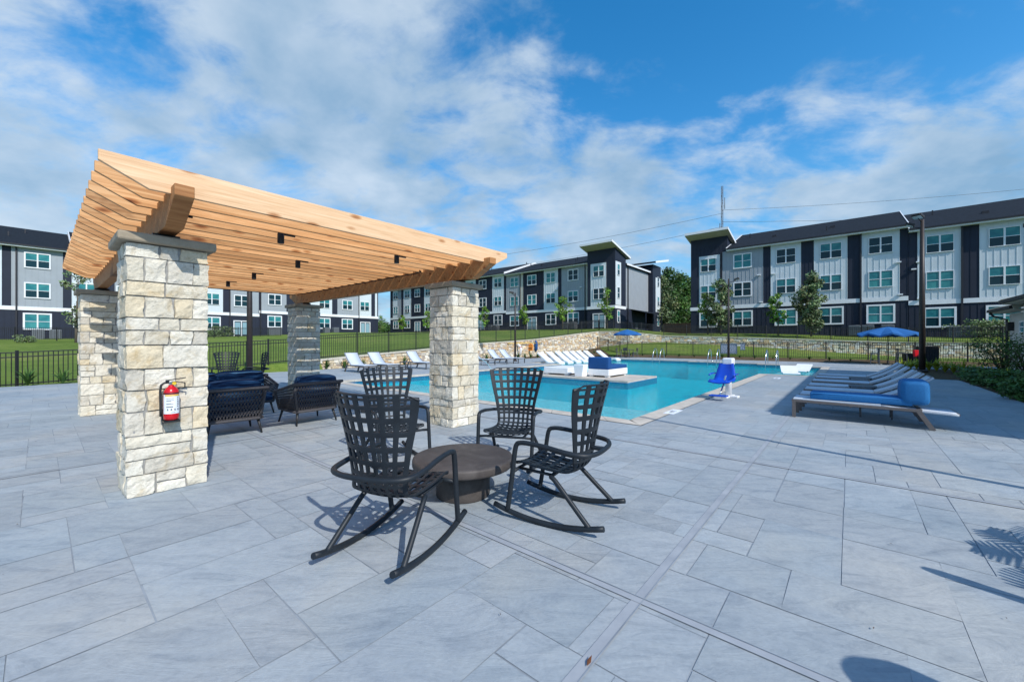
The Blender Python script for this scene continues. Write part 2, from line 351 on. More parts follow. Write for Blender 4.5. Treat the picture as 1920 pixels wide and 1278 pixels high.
    m2 = t.n('ShaderNodeMixShader'); t.l(fr.outputs[0], m2.inputs[0]); t.l(m1.outputs[0], m2.inputs[1]); t.l(gl.outputs[0], m2.inputs[2]); t.l(m2.outputs[0], out.inputs['Surface'])
    M['water'] = t.m
    # lawn
    t = MT('lawn_grass', rough=0.9, spec=0.15); v = t.co(kind='Object'); n1 = t.noise(v, 0.16, 4, 0.6); n2 = t.noise(v, 2.6, 6, 0.7); n3 = t.noise(v, 26, 3, 0.7)
    c = t.ramp(n1, [(0.3, (0.115, 0.185, 0.034)), (0.55, (0.165, 0.24, 0.05)), (0.75, (0.235, 0.255, 0.085))])
    n4 = t.noise(v, 0.7, 6, 0.7, 0.5); c = t.mix(0.8, c, t.ramp(n4, [(0.32, (0.72, 0.82, 0.7)), (0.5, (1, 1, 1)), (0.68, (1.28, 1.12, 1.15))]), 'MULTIPLY'); c = t.mix(0.7, c, t.ramp(n2, [(0.3, (0.60, 0.66, 0.55)), (0.7, (1.25, 1.18, 1.1))]), 'MULTIPLY'); c = t.mix(0.6, c, t.ramp(n3, [(0.3, (0.5, 0.55, 0.45)), (0.7, (1.3, 1.25, 1.2))]), 'MULTIPLY'); t.color(c)
    t.bump(n3, 1.0, 0.06); M['lawn'] = t.m
    M['ground'] = simple('far_ground', (0.07, 0.11, 0.035), 0.95, 0, 0.4, 0.3)
    t = MT('mulch_soil', rough=0.95, spec=0.1); v = t.co(); t.color(t.ramp(t.noise(v, 12, 6, 0.7), [(0.3, (0.055, 0.036, 0.024)), (0.5, (0.12, 0.085, 0.055)), (0.7, (0.16, 0.14, 0.06))])); t.bump(t.noise(v, 40, 4), 0.9, 0.05); M['mulch'] = t.m
    def leaf(name, c0, c1, trans=0.25):
        t = MT(name, rough=0.55, spec=0.3); t.color(t.mix(1.0, t.ramp(t.noise(t.co(), 1.3, 3), [(0.3, c0), (0.7, c1)]), t.tint(), 'MULTIPLY'))
        t.b.inputs['Transmission Weight'].default_value = 0.0
        return t.m
    M['leaf'] = leaf('tree_leaf', (0.075, 0.15, 0.03), (0.14, 0.25, 0.05)); M['leaf_bright'] = leaf('young_leaf', (0.10, 0.22, 0.03), (0.19, 0.33, 0.055))
    M['leaf_grey'] = leaf('grey_green_leaf', (0.105, 0.155, 0.075), (0.18, 0.24, 0.115)); M['leaf_dark'] = leaf('dark_leaf', (0.04, 0.095, 0.026), (0.08, 0.16, 0.04))
    M['blade'] = leaf('strappy_leaf', (0.03, 0.09, 0.022), (0.075, 0.16, 0.03)); M['lemon'] = leaf('lemon_leaf', (0.20, 0.28, 0.02), (0.42, 0.46, 0.05))
    M['bark'] = simple('bark', (0.13, 0.105, 0.085), 0.9, 0, 0.35, 14, 0.6)
    M['cedarfence'] = simple('cedar_boards', (0.25, 0.12, 0.06), 0.8, 0, 0.3, 3)
    # buildings
    M['s_white'] = simple('white_siding', (0.56, 0.62, 0.655), 0.7, 0, 0.04, 1); M['s_grey'] = simple('grey_siding', (0.30, 0.335, 0.37), 0.7, 0, 0.05, 1)
    M['s_navy'] = simple('dark_navy_siding', (0.012, 0.018, 0.036), 0.7, 0, 0.12, 1); M['s_beige'] = simple('beige_siding', (0.50, 0.49, 0.44), 0.7, 0, 0.05, 1)
    t = MT('asphalt_shingle', rough=0.95, spec=0.15); v = t.co(scale=(1, 1, 1)); br = t.n('ShaderNodeTexBrick'); br.inputs['Scale'].default_value = 3.2; br.inputs['Color1'].default_value = (0.009, 0.014, 0.021, 1); br.inputs['Color2'].default_value = (0.018, 0.025, 0.035, 1); br.inputs['Mortar'].default_value = (0.015, 0.016, 0.02, 1); t.l(v, br.inputs['Vector'])
    t.color(t.mix(0.5, br.outputs['Color'], t.ramp(t.noise(v, 3, 5, 0.7), [(0.3, (0.7, 0.7, 0.7)), (0.7, (1.2, 1.2, 1.2))]), 'MULTIPLY')); M['shingle'] = t.m
    t = MT('window_glass', (0.008, 0.035, 0.048), 0.12, spec=0.28); M['glass'] = t.m
    t = MT('blind_behind_glass', (0.05, 0.24, 0.25), 0.15, spec=0.3); v = t.co(); t.color(t.ramp(t.noise(v, 1.1, 2), [(0.35, (0.02, 0.15, 0.18)), (0.65, (0.055, 0.27, 0.27))])); M['blind'] = t.m
    t = MT('door_glass_sheen', (0.22, 0.36, 0.42), 0.1, spec=0.6); M['doorglass'] = t.m
    M['soffit'] = simple('tan_soffit', (0.42, 0.40, 0.33), 0.7, 0, 0.06, 2); M['gutter'] = simple('dark_gutter', (0.02, 0.02, 0.026), 0.5, 0, 0.1, 4)
    M['acunit'] = simple('ac_grey_metal', (0.16, 0.18, 0.20), 0.5, 0.3, 0.15, 12); M['sign'] = simple('grey_sign_board', (0.12, 0.17, 0.23), 0.5, 0, 0.05, 6)
    M['pot'] = simple('planter_clay', (0.12, 0.12, 0.125), 0.7, 0, 0.15, 8)
    M['lens'] = simple('lamp_lens', (0.55, 0.58, 0.6), 0.2, 0, 0.05, 9)
make_materials()
# ================================================================ SETTING
POOL = [(6.5, -2.0), (20.4, -2.0), (20.4, -3.9), (28.2, -3.9), (28.2, -2.6), (29.5, -2.6), (29.5, -0.5), (30.3, -0.5), (30.3, 4.0), (31.0, 4.0),
        (31.0, 11.4), (21.2, 11.4), (21.2, 9.1), (6.5, 9.1)]
DECK = [(-16, -14), (12, -14), (12, -8.2), (21.7, -8.2), (21.8, -7.0), (30, -7.0), (30, -12), (34.5, -12), (34.8, 12), (31, 15.9), (9, 15.8), (-16, 15.2)]
ISLAND = (13.3, 16.2, 1.1, 6.6)
def inside(poly, a, b):
    c = False; n = len(poly)
    for i in range(n):
        x1, y1 = poly[i]; x2, y2 = poly[(i + 1) % n]
        if (y1 > b) != (y2 > b) and a < (x2 - x1) * (b - y1) / (y2 - y1) + x1: c = not c
    return c
def offset(poly, d):                  # push a polygon outwards by d (counter-clockwise input gives growth)
    out = []; n = len(poly); area = sum(poly[i][0] * poly[(i + 1) % n][1] - poly[(i + 1) % n][0] * poly[i][1] for i in range(n)); sg = 1 if area > 0 else -1
    for i in range(n):
        p, q, r = Vector(poly[i - 1]), Vector(poly[i]), Vector(poly[(i + 1) % n])
        d1 = (q - p).normalized(); d2 = (r - q).normalized(); n1 = Vector((d1.y, -d1.x)) * sg; n2 = Vector((d2.y, -d2.x)) * sg
        k = (n1 + n2); k = k / max(0.2, k.dot(n1)); out.append(tuple(q + k * d))
    return out
def flat_with_holes(loops, z, name, mats):
    bm = bmesh.new(); ed = []
    for lp in loops:
        vs = [bm.verts.new(P(a, b, z)) for a, b in lp]
        ed += [bm.edges.new((vs[i], vs[(i + 1) % len(vs)])) for i in range(len(vs))]
    bmesh.ops.triangle_fill(bm, edges=ed, use_beauty=True)
    for f in bm.faces:
        if f.normal.z < 0: f.normal_flip()
    me = bpy.data.meshes.new(name); bm.to_mesh(me); bm.free()
    for m in (mats if isinstance(mats, list) else [mats]): me.materials.append(m)
    o = bpy.data.objects.new(name, me); C.objects.link(o); return o

def ground_and_deck():
    mb = MB(); S = 3000
    mb.poly([(-S, -S, -1.9), (S, -S, -1.9), (S, S, -1.9), (-S, S, -1.9)]); struct(mb.build('ground', M['ground']))
    # deck: random ashlar of stamped stones laid as sheets; the grooves between them show the darker base
    cop = offset(POOL, 0.32)
    struct(flat_with_holes([DECK, cop], -0.0035, 'deck_base', M['joint']))
    rnd = random.Random(5); u = 0.245; A0, B0 = -16.05, -14.1; na, nb = 208, 123
    used = set(); mb = MB(); sizes = [(2, 2), (3, 2), (2, 3), (4, 2), (2, 1), (3, 3), (1, 2), (3, 1), (1, 1)]; wts = [5, 6, 3, 3, 3, 2, 1.5, 2, .8]
    for j in range(nb):
        for i in range(na):
            if (i, j) in used: continue
            order = []; pool = list(zip(sizes, wts))
            while pool:
                k = rnd.choices(range(len(pool)), [w for _, w in pool])[0]; order.append(pool.pop(k)[0])
            for w, h in order:
                if all((i + x, j + y) not in used and i + x < na and j + y < nb for x in range(w) for y in range(h)): break
            else: w = h = 1
            for x in range(w):
                for y in range(h): used.add((i + x, j + y))
            a0, b0 = A0 + i * u, B0 + j * u; a1, b1 = a0 + w * u, b0 + h * u
            g = rnd.choice([.0028, .0035, .0042, .0055])
            k = rnd.uniform(0.92, 1.05); wm = rnd.uniform(-0.02, 0.025); mb.col = (k * (1 + wm), k, k * (1 - wm * 0.6))
            cells = [(a0, b0, a1, b1)]
            # cut pieces that straddle the pool or the outer edge into small squares
            cs = [(a0, b0), (a1, b0), (a1, b1), (a0, b1), ((a0 + a1) / 2, (b0 + b1) / 2)]
            ok = [inside(DECK, *c) and not inside(cop, *c) for c in cs]
            if not any(ok): continue
            if not all(ok):
                mb.mat = 0; s = 0.05; ni, nj = round((a1 - a0) / s), round((b1 - b0) / s)
                for ii in range(ni):
                    for jj in range(nj):
                        ca, cb = a0 + (ii + .5) * s, b0 + (jj + .5) * s
                        if inside(DECK, ca, cb) and not inside(cop, ca, cb):
                            x0 = a0 + ii * s + (g if ii == 0 else 0); x1 = a0 + (ii + 1) * s - (g if ii == ni - 1 else 0)
                            y0 = b0 + jj * s + (g if jj == 0 else 0); y1 = b0 + (jj + 1) * s - (g if jj == nj - 1 else 0)
                            mb.poly([P(x0, y0), P(x1, y0), P(x1, y1), P(x0, y1)])
                continue
            def wob(): return rnd.uniform(-0.0022, 0.0022)
            gg = [rnd.choice([.0006, .0018, .0028, .0038, .005]) for _ in range(4)]
            top = [(a0 + gg[0] + wob(), b0 + gg[1] + wob()), (a1 - gg[2] + wob(), b0 + gg[1] + wob()), (a1 - gg[2] + wob(), b1 - gg[3] + wob()), (a0 + gg[0] + wob(), b1 - gg[3] + wob())]
            mb.poly([P(*t) for t in top])
    deck = struct(mb.build('pool_deck', M['deck']))
    # saw-cut control joints: pale bands with a dark cut
    mb = MB(); mb2 = MB()
    def joint(p, q, w=0.055, z=0.0):
        d = Vector((q[0] - p[0], q[1] - p[1])).normalized(); n = Vector((-d.y, d.x)); L = (Vector(q) - Vector(p)).length; k = int(L / 0.5)
        for i in range(k):
            s0, s1 = i * 0.5, (i + 1) * 0.5; m = Vector(p) + d * (s0 + 0.25)
            if not inside(DECK, m.x, m.y) or inside(cop, m.x, m.y): continue
            e = [Vector(p) + d * s for s in (s0, s1)]
            mb.poly([P(*(e[0] - n * w), 0.004 + z), P(*(e[1] - n * w), 0.004 + z), P(*(e[1] + n * w), 0.004 + z), P(*(e[0] + n * w), 0.004 + z)])
            for off in (-w,):
                mb2.poly([P(*(e[0] + n * off), 0.008 + z), P(*(e[1] + n * off), 0.008 + z), P(*(e[1] + n * (off + 0.006)), 0.008 + z), P(*(e[0] + n * (off + 0.006)), 0.008 + z)])
    for b in (-4.17,): joint((-12, b), (22, b), 0.03)
    for b in (1.75,): joint((-12, b), (6.1, b), 0.012)
    for a in (1.65, 5.0): joint((a, -13.5), (a, 14), 0.026, .002)
    mb.build('control_joint', M['ctrl'], deck); mb2.build('control_joint_cut', M['joint'], deck)
    # slab edges
    # coping round the pool
    rnd = random.Random(8); mb = MB(); n = len(POOL); out = cop
    for i in range(n):
        p, q = Vector(POOL[i]), Vector(POOL[(i + 1) % n]); po, qo = Vector(out[i]), Vector(out[(i + 1) % n]); L = (q - p).length; k = max(1, round(L / 0.6))
        for j in range(k):
            t0, t1 = j / k, (j + 1) / k; e = 0.004 / L
            a = p.lerp(q, t0 + e); b = p.lerp(q, t1 - e); ao = po.lerp(qo, t0 + e); bo = po.lerp(qo, t1 - e)
            inn = Vector((b - a)).normalized(); inn = Vector((inn.y, -inn.x)); c = (a + b) / 2; inn = inn if inside(POOL, *(c + inn * 0.1)) else -inn
            a2, b2 = a + inn * 0.03, b + inn * 0.03
            kk = rnd.uniform(0.86, 1.08); mb.col = (kk, kk * rnd.uniform(0.94, 1.02), kk * rnd.uniform(0.88, 1.0))
            mb.poly([P(*a2, .006), P(*b2, .006), P(*bo, .006), P(*ao, .006)]); mb.poly([P(*a2, -.05), P(*b2, -.05), P(*b2, .006), P(*a2, .006)]); mb.poly([P(*ao, -.05), P(*bo, -.05), P(*b2, -.05), P(*a2, -.05)])
    struct(mb.build('pool_coping', M['coping']))
    # basin
    wz = -0.10; dz = -1.35
    mb = MB()
    for i in range(n):
        p, q = POOL[i], POOL[(i + 1) % n]; mb.mat = 0; mb.poly([P(*p, dz), P(*q, dz), P(*q, -.24), P(*p, -.24)]); mb.mat = 1; mb.poly([P(*p, -.24), P(*q, -.24), P(*q, -.045), P(*p, -.045)])
    struct(mb.build('pool_wall', [M['plaster'], M['tile']]))
    struct(flat_with_holes([offset(POOL, 0.01)], dz, 'pool_floor', M['plaster']))
    mb = MB()                                             # shallow ledges, built as solid shelves
    def shelf(a0, a1, b0, b1, z):
        c = [P(a0, b0), P(a1, b0), P(a1, b1), P(a0, b1)]; up = Vector((0, 0, z)); dn = Vector((0, 0, dz))
        mb.poly([p + up for p in c])
        for i in range(4): p, q = c[i], c[(i + 1) % 4]; mb.poly([p + dn, q + dn, q + up, p + up])
    shelf(6.52, 9.6, -1.98, 9.08, -0.34); shelf(20.42, 28.18, -3.88, -2.05, -0.30); shelf(22.0, 30.98, 9.0, 11.38, -0.30)
    for k in range(3): shelf(20.4 + 0.0, 29.4, -2.05 + 0.35 * k, -1.7 + 0.35 * k, -0.45 - 0.22 * k)
    struct(mb.build('pool_ledge', M['ledge']))
    o = struct(flat_with_holes([POOL], wz, 'pool_water', M['water']))
    # paved island in the pool
    mb = MB(); a0, a1, b0, b1 = ISLAND; rnd = random.Random(3)
    ka, kb = 5, 10
    for i in range(ka):
        for j in range(kb):
            k = rnd.uniform(0.9, 1.06); mb.col = (k, k, k); x0 = a0 + (a1 - a0) * i / ka; x1 = a0 + (a1 - a0) * (i + 1) / ka; y0 = b0 + (b1 - b0) * j / kb; y1 = b0 + (b1 - b0) * (j + 1) / kb
            mb.poly([P(x0 + .004, y0 + .004, .004), P(x1 - .004, y0 + .004, .004), P(x1 - .004, y1 - .004, .004), P(x0 + .004, y1 - .004, .004)])
    mb.mat = 0; c = [(a0, b0), (a1, b0), (a1, b1), (a0, b1)]; mb.col = (1, 1, 1)
    mb.poly([P(*p, 0) for p in c])
    for i in range(4): p, q = c[i], c[(i + 1) % 4]; mb.mat = 0; mb.poly([P(*p, -.06), P(*q, -.06), P(*q, 0), P(*p, 0)]); mb.mat = 1; mb.poly([P(*p, -.30), P(*q, -.30), P(*q, -.06), P(*p, -.06)]); mb.mat = 2; mb.poly([P(*p, dz), P(*q, dz), P(*q, -.30), P(*p, -.30)])
    struct(mb.build('pool_island', [M['coping'], M['tile'], M['plaster']]))
ground_and_deck()

# ---- terrain: lawn behind the fence (left and centre), wall line, lower lawn, upper lawn
WALL = [(9.0, 16.2, .50), (12.9, 16.8, .72), (17.0, 17.4, .93), (22.3, 18.0, 1.28), (27.0, 18.6, 1.46), (31.2, 18.9, 1.66), (36.0, 18.4, 2.08), (39.2, 17.9, 2.40), (40.9, 16.9, 2.60), (41.4, 15.3, 2.60), (41.6, 13.5, 2.52),
        (43, 10.5, 2.10), (43, 5, 1.93), (43, 0, 1.75), (43, -4, 1.57), (43, -8.4, 1.39), (43, -25, 1.25)]
WBASE = [0, 0, 0, 0, 0, .02, .25, .5, .80, 1.0, 1.2, 1.39, 1.12, .85, .55, .25, 0.1]
FAR = [(30, 58, 2.9), (37, 58, 3.0), (46, 58, 3.2), (48.5, 46, 3.3), (48.8, 37, 3.3), (48.8, 30, 3.25), (48.8, 25, 3.2), (48.8, 22, 3.2), (48.8, 19, 3.2), (48.8, 17, 3.1), (48.8, 14.5, 2.8), (49, 10.5, 2.40), (49, 5, 2.35), (49, 0, 2.2), (49, -4, 2.0), (49, -8.4, 1.85), (49, -25, 1.7)]
LEFT_FENCE = [(-16, 16, -.4), (-6, 16, -.22), (-1.3, 16, -.08), (0.4, 16, 0.0), (4.2, 16, .22), (7.4, 16, .40), (9.0, 16.2, .50)]
LEFT_FAR = [(-45, 58, .6), (-20, 58, 1.2), (-1.5, 58, 1.72), (5, 58, 1.85), (15, 58, 2.1), (24, 58, 2.5), (30, 58, 2.9)]
def terrain():
    near = LEFT_FENCE[:-1] + WALL; far = LEFT_FAR[:-1] + FAR; nt = 14
    rows = []
    mb = MB(); mb.smooth = True
    for (a, b, z), (fa, fb, fz) in zip(near, far):
        r = []
        for k in range(nt + 1):
            t = k / nt; zz = z + (fz - z) * (t * 0.75 + 0.25 * math.sin(t * math.pi / 2)); n = noise.noise(Vector((a + (fa - a) * t, b + (fb - b) * t, 0)) * 0.12) * 0.10 * math.sin(t * math.pi)
            r.append(mb.add(P(a + (fa - a) * t, b + (fb - b) * t, zz + n)))
        e = P(fa, fb, fz); d = Vector((e.x, e.y, 0)).normalized()
        r.append(mb.add(e + d * 25 + Vector((0, 0, .1)))); r.append(mb.add(e + d * 900 + Vector((0, 0, -3))))
        rows.append(r)
    for A, B in zip(rows, rows[1:]):
        for k in range(len(A) - 1): mb.face((A[k], A[k + 1], B[k + 1], B[k]))
    struct(mb.build('lawn', M['lawn']))
    # bank from the deck edge up to the left fence
    mb = MB(); mb.smooth = True
    ed = [(-16, 15.2), (-6, 15.45), (-1.3, 15.55), (0.4, 15.6), (4.2, 15.7), (7.4, 15.77), (9.0, 15.8)]
    for (p, q), (r, s) in zip(zip(ed, LEFT_FENCE), zip(ed[1:], LEFT_FENCE[1:])): mb.poly([P(*p, -.02), P(*r, -.02), P(*s), P(*q)])
    for q, s in zip(LEFT_FENCE, LEFT_FENCE[1:]): mb.poly([P(q[0], q[1], -1.9), P(s[0], s[1], -1.9), P(*s), P(*q)])
    struct(mb.build('grass_bank', M['lawn']))
    # planting beds
    mb = MB(); mb.smooth = True
    bed = [((9, 15.8), 0), ((12.9, 15.82), 1), ((17, 15.84), 2), ((22.3, 15.87), 3), ((27, 15.89), 4), ((31, 15.9), 5), ((33, 14.3), 6), ((34.6, 13.0), 7), ((34.8, 12.2), 8)]
    for (p, i), (q, j) in zip(bed, bed[1:]):
        mb.poly([P(*p, -.01), P(*q, -.01), P(WALL[j][0], WALL[j][1], WBASE[j] - .02), P(WALL[i][0], WALL[i][1], WBASE[i] - .02)])
    fr = [(34.8, 12, 37, 12.6), (34.75, 8, 37, 8), (34.7, 4, 37, 4), (34.65, 0, 37, 0), (34.6, -4, 37, -4), (34.5, -12, 37, -12), (34.5, -25, 37, -25)]
    for p, q in zip(fr, fr[1:]): mb.poly([P(p[0], p[1], -.01), P(q[0], q[1], -.01), P(q[2], q[3], .18), P(p[2], p[3], .18)])
    struct(mb.build('planting_bed', M['mulch']))
    mb = MB(); mb.poly([P(12.1, -8.2, -.015), P(12.1, -30, -.015), P(34.5, -30, -.015), P(34.5, -12, -.015), P(30, -12, -.015), P(30, -7, -.015), P(21.8, -7, -.015), P(21.7, -8.2, -.015)])
    struct(mb.build('shrub_bed_soil', M['mulch']))
    # lower lawn between fence and wall
    mb = MB(); mb.smooth = True
    lo = [((34.8, 12.2, 0.0), 8), ((36.0, 12.4, .14), 9), ((37, 12.2, .18), 10), ((37, 10.5, .18), 11), ((37, 5, .18), 12), ((37, 0, .18), 13), ((37, -4, .18), 14), ((37, -8.4, .18), 15), ((37, -25, .18), 16)]
    rows = []
    for p, i in lo:
        w = (WALL[i][0], WALL[i][1], WBASE[i]); rows.append([mb.add(P(p[0] + (w[0] - p[0]) * t, p[1] + (w[1] - p[1]) * t, p[2] + (w[2] - p[2]) * t)) for t in (0, .25, .5, .75, 1)])
    for A, B in zip(rows, rows[1:]):
        for k in range(4): mb.face((A[k], A[k + 1], B[k + 1], B[k]))
    struct(mb.build('lower_lawn', M['lawn']))
terrain()

def stone_wall(i0, i1, label, name='retaining_wall', seed=1):
    rnd = random.Random(seed); t = thing(name, label, 'stone wall', P(*WALL[i0][:2]))
    loc = t.location.copy(); core = MB(); st = MB(); cp = MB()
    # resample the top line
    pts = [(P(a, b), z, zb) for (a, b, z), zb in zip(WALL, WBASE)][i0:i1 + 1]
    for (p, z, zb), (q, z2, zb2) in zip(pts, pts[1:]):
        L = (q - p).length; d = (q - p) / L; n = Vector((d.y, -d.x, 0)); n = n if n.dot(-((p + q) / 2)) > 0 else -n
        o = -loc
        a0, a1 = p + o, q + o; bk = -n * 0.30
        core.poly([a0 + Vector((0, 0, zb - .3)), a1 + Vector((0, 0, zb2 - .3)), a1 + Vector((0, 0, z2)), a0 + Vector((0, 0, z))])
        core.poly([a0 + bk + Vector((0, 0, -.5)), a1 + bk + Vector((0, 0, -.5)), a1 + bk + Vector((0, 0, z2)), a0 + bk + Vector((0, 0, z))])
        # rubble faces
        x = 0; hmax = max(z - zb, z2 - zb2) + 0.05; zc = -0.05
        while zc < hmax:
            h = rnd.uniform(.13, .26); x = rnd.uniform(-.2, 0)
            while x < L:
                w = rnd.uniform(.16, .50); hh = h
                x0, x1 = max(0, x), min(L, x + w)
                if x1 - x0 > .05:
                    m = (x0 + x1) / 2 / L; top = z + (z2 - z) * m - 0.07; bs = zb + (zb2 - zb) * m
                    parts = [(zc, zc + h)] if rnd.random() < .75 else [(zc, zc + h * rnd.uniform(.4, .6))]
                    if len(parts) == 1 and parts[0][1] < zc + h - .01: parts.append((parts[0][1], zc + h))
                    for s0, s1 in parts:
                        y0, y1 = bs + s0 + .008, min(top, bs + s1 - .008)
                        if y1 - y0 > .03:
                            c = rnd.choice([(.62, .57, .46), (.60, .52, .38), (.66, .63, .55), (.55, .42, .27), (.68, .66, .60), (.50, .46, .38), (.60, .46, .30), (.45, .40, .36)]); k = rnd.uniform(.95, 1.25) * (1.25 if seed == 2 else 1.05); st.col = tuple(min(.86, v * k) for v in c)
                            pr = rnd.uniform(.03, .07); e = .012; j = [rnd.uniform(-.014, .014) for _ in range(8)]
                            A = [a0 + d * (x0 + .008 + j[0]) + Vector((0, 0, y0 + j[1])), a0 + d * (x1 - .008 + j[2]) + Vector((0, 0, y0 + j[3])), a0 + d * (x1 - .008 + j[4]) + Vector((0, 0, y1 + j[5])), a0 + d * (x0 + .008 + j[6]) + Vector((0, 0, y1 + j[7]))]
                            c0 = sum(A, Vector()) / 4; B = [c0 + (v - c0) * .86 + n * (pr + rnd.uniform(-.012, .012)) for v in A]
                            i = [st.add(v) for v in A]; k2 = [st.add(v) for v in B]; st.face(k2)
                            for r in range(4): st.face((i[r], i[(r + 1) % 4], k2[(r + 1) % 4], k2[r]))
                x += w
            zc += h
        cp_n = n * 0.08
        for f in ([a0 + cp_n + Vector((0, 0, z - .07)), a1 + cp_n + Vector((0, 0, z2 - .07)), a1 + cp_n + Vector((0, 0, z2 + .015)), a0 + cp_n + Vector((0, 0, z + .015))],
                  [a0 + cp_n + Vector((0, 0, z + .015)), a1 + cp_n + Vector((0, 0, z2 + .015)), a1 + bk + Vector((0, 0, z2 + .015)), a0 + bk + Vector((0, 0, z + .015))],
                  [a0 + Vector((0, 0, z - .07)), a1 + Vector((0, 0, z2 - .07)), a1 + cp_n + Vector((0, 0, z2 - .07)), a0 + cp_n + Vector((0, 0, z - .07))]):
            k = rnd.uniform(.95, 1.05); cp.col = (.60 * k, .57 * k, .50 * k); cp.poly(f)
    core.build('core', M['mortar'], t); st.build('stone_facing', M['stone'], t); cp.build('coping', M['stone'], t)
    return t
stone_wall(0, 11, 'long pale limestone retaining wall below the lawn, curving at its far end', seed=1)
stone_wall(11, 16, 'low limestone retaining wall beyond the pool in front of the right apartment building', seed=2)

def fence(pts, h, label, post=2.4, pick=0.115, name='metal_fence', closed_top=True):
    pts = [Vector(p) for p in pts]; t = thing(name, label, 'fence', pts[0]); o = pts[0].copy(); L = 0; segs = []
    acc = [0]
    for p, q in zip(pts, pts[1:]): acc.append(acc[-1] + (q - p).length)
    def at(s):
        for k in range(len(pts) - 1):
            if s <= acc[k + 1] + 1e-6: return pts[k].lerp(pts[k + 1], (s - acc[k]) / (acc[k + 1] - acc[k])) - o
        return pts[-1] - o
    n = max(1, round(acc[-1] / post)); st = acc[-1] / n; Z = Vector((0, 0, 1))
    for i in range(n + 1):
        mb = MB(); p = at(i * st); mb.box(p.x - .03, p.x + .03, p.y - .03, p.y + .03, p.z - .15, p.z + h + .05); mb.build('post', M['black'], t)
    for i in range(n):
        mb = MB(); a, b = at(i * st), at((i + 1) * st)
        for z in (h - .02, h - .17, .10): mb.bar(a + Z * z, b + Z * z, .028, .035)
        m = max(2, round(st / pick))
        for k in range(1, m): p = a.lerp(b, k / m); mb.box(p.x - .0085, p.x + .0085, p.y - .0085, p.y + .0085, p.z + .05, p.z + h)
        mb.build('picket_panel', M['black'], t)
    return t
fence([P(*p) for p in LEFT_FENCE] , 1.17, 'black metal picket fence along the lawn edge at the left of the deck')
fence([P(a, b, z + .015) for a, b, z in WALL[:9]], 1.26, 'black metal picket fence standing on the curving limestone retaining wall')
fence([P(a, b, z + .015) for a, b, z in WALL[8:]], 1.1, 'black metal picket fence on the low wall in front of the right apartment building')
fence([P(39.6, 16.4, .75), P(37, 12.4, .2), P(37, 8, .2), P(37, 0, .2), P(37, -8, .18), P(37, -20, .15)], 1.2, 'black metal picket fence beyond the pool at the foot of the sloping lawn')
fence([P(-14, 50, 1.35), P(-1, 51, 1.55), P(9, 51.5, 1.8), P(20, 52, 2.15)], 1.15, 'distant black fence in front of the left apartment building')
fence([P(47.0, 43, 3.2), P(47.3, 34, 3.2), P(47.3, 27, 3.2), P(47.2, 21, 3.1), P(46.5, 17.8, 3.0)], 1.2, 'distant black fence in front of the middle apartment building')
# ================================================================ BUILDINGS
ROT_V = TH - math.pi / 2              # local x runs along -v (to the right as seen from the pool), local y into the building
COL = {'w': 's_white', 'g': 's_grey', 'n': 's_navy', 'b': 's_beige'}
BASE_MESH = {}
def window_mesh(kind):
    if kind in BASE_MESH: return BASE_MESH[kind]
    w, h, fr = {'n': (1.66, 1.50, .05), 'g': (1.80, 1.62, .11), 's': (0.75, 1.5, .05), 't': (1.95, 1.75, .14), 'k': (0.85, 1.7, .12), 'c': (.9, .6, .06)}[kind]
    m = MB(); d0, d1 = -.055, .0; hw, hh = w / 2, h / 2; cols = 1 if kind in 'skc' else 2
    m.box(-hw, hw, d0, d1, hh - fr, hh); m.box(-hw, hw, d0 - .02, d1, -hh, -hh + fr)
    m.box(-hw, -hw + fr, d0, d1, -hh + fr, hh - fr); m.box(hw - fr, hw, d0, d1, -hh + fr, hh - fr)
    if cols == 2: m.box(-.055, .055, d0, d1, -hh + fr, hh - fr)
    m.box(-hw + fr, -.055 if cols == 2 else hw - fr, d0 + .012, d1, -.022, .022)
    if cols == 2: m.box(.055, hw - fr, d0 + .012, d1, -.022, .022)
    up = MB(); lo = MB(); e = fr - .005
    up.poly([(-hw + e, -.012, .0), (hw - e, -.012, .0), (hw - e, -.012, hh - e), (-hw + e, -.012, hh - e)])
    lo.poly([(-hw + e, -.010, -hh + e), (hw - e, -.010, -hh + e), (hw - e, -.010, .0), (-hw + e, -.010, .0)])
    def mesh(mb, n, mat): o = mb.build(n, mat); me = o.data; bpy.data.objects.remove(o); return me
    BASE_MESH[kind] = (mesh(m, 'window', M['trim']), mesh(up, 'blind', M['blind']), mesh(lo, 'pane', M['glass']), mesh(up, 'upper_pane', M['glass']), mesh(lo, 'lower_blind', M['blind']))
    return BASE_MESH[kind]
wrnd = random.Random(44)
def put_window(parent, x, y, zc, kind='n', rotz=0, blind=None):
    fm, um, lm, ug = window_mesh(kind)[:4]
    o = bpy.data.objects.new('window', fm); C.objects.link(o); o.parent = parent; o.location = (x, y, zc); o.rotation_euler = (0, 0, rotz)
    bl = wrnd.random() < 0.72 if blind is None else blind; low = wrnd.random() < .14
    for n, me in (('blind' if bl else 'pane', um if bl else ug), ('blind' if low and bl else 'pane', BASE_MESH[kind][4] if low and bl else lm)):
        c = bpy.data.objects.new(n, me); C.objects.link(c); c.parent = o
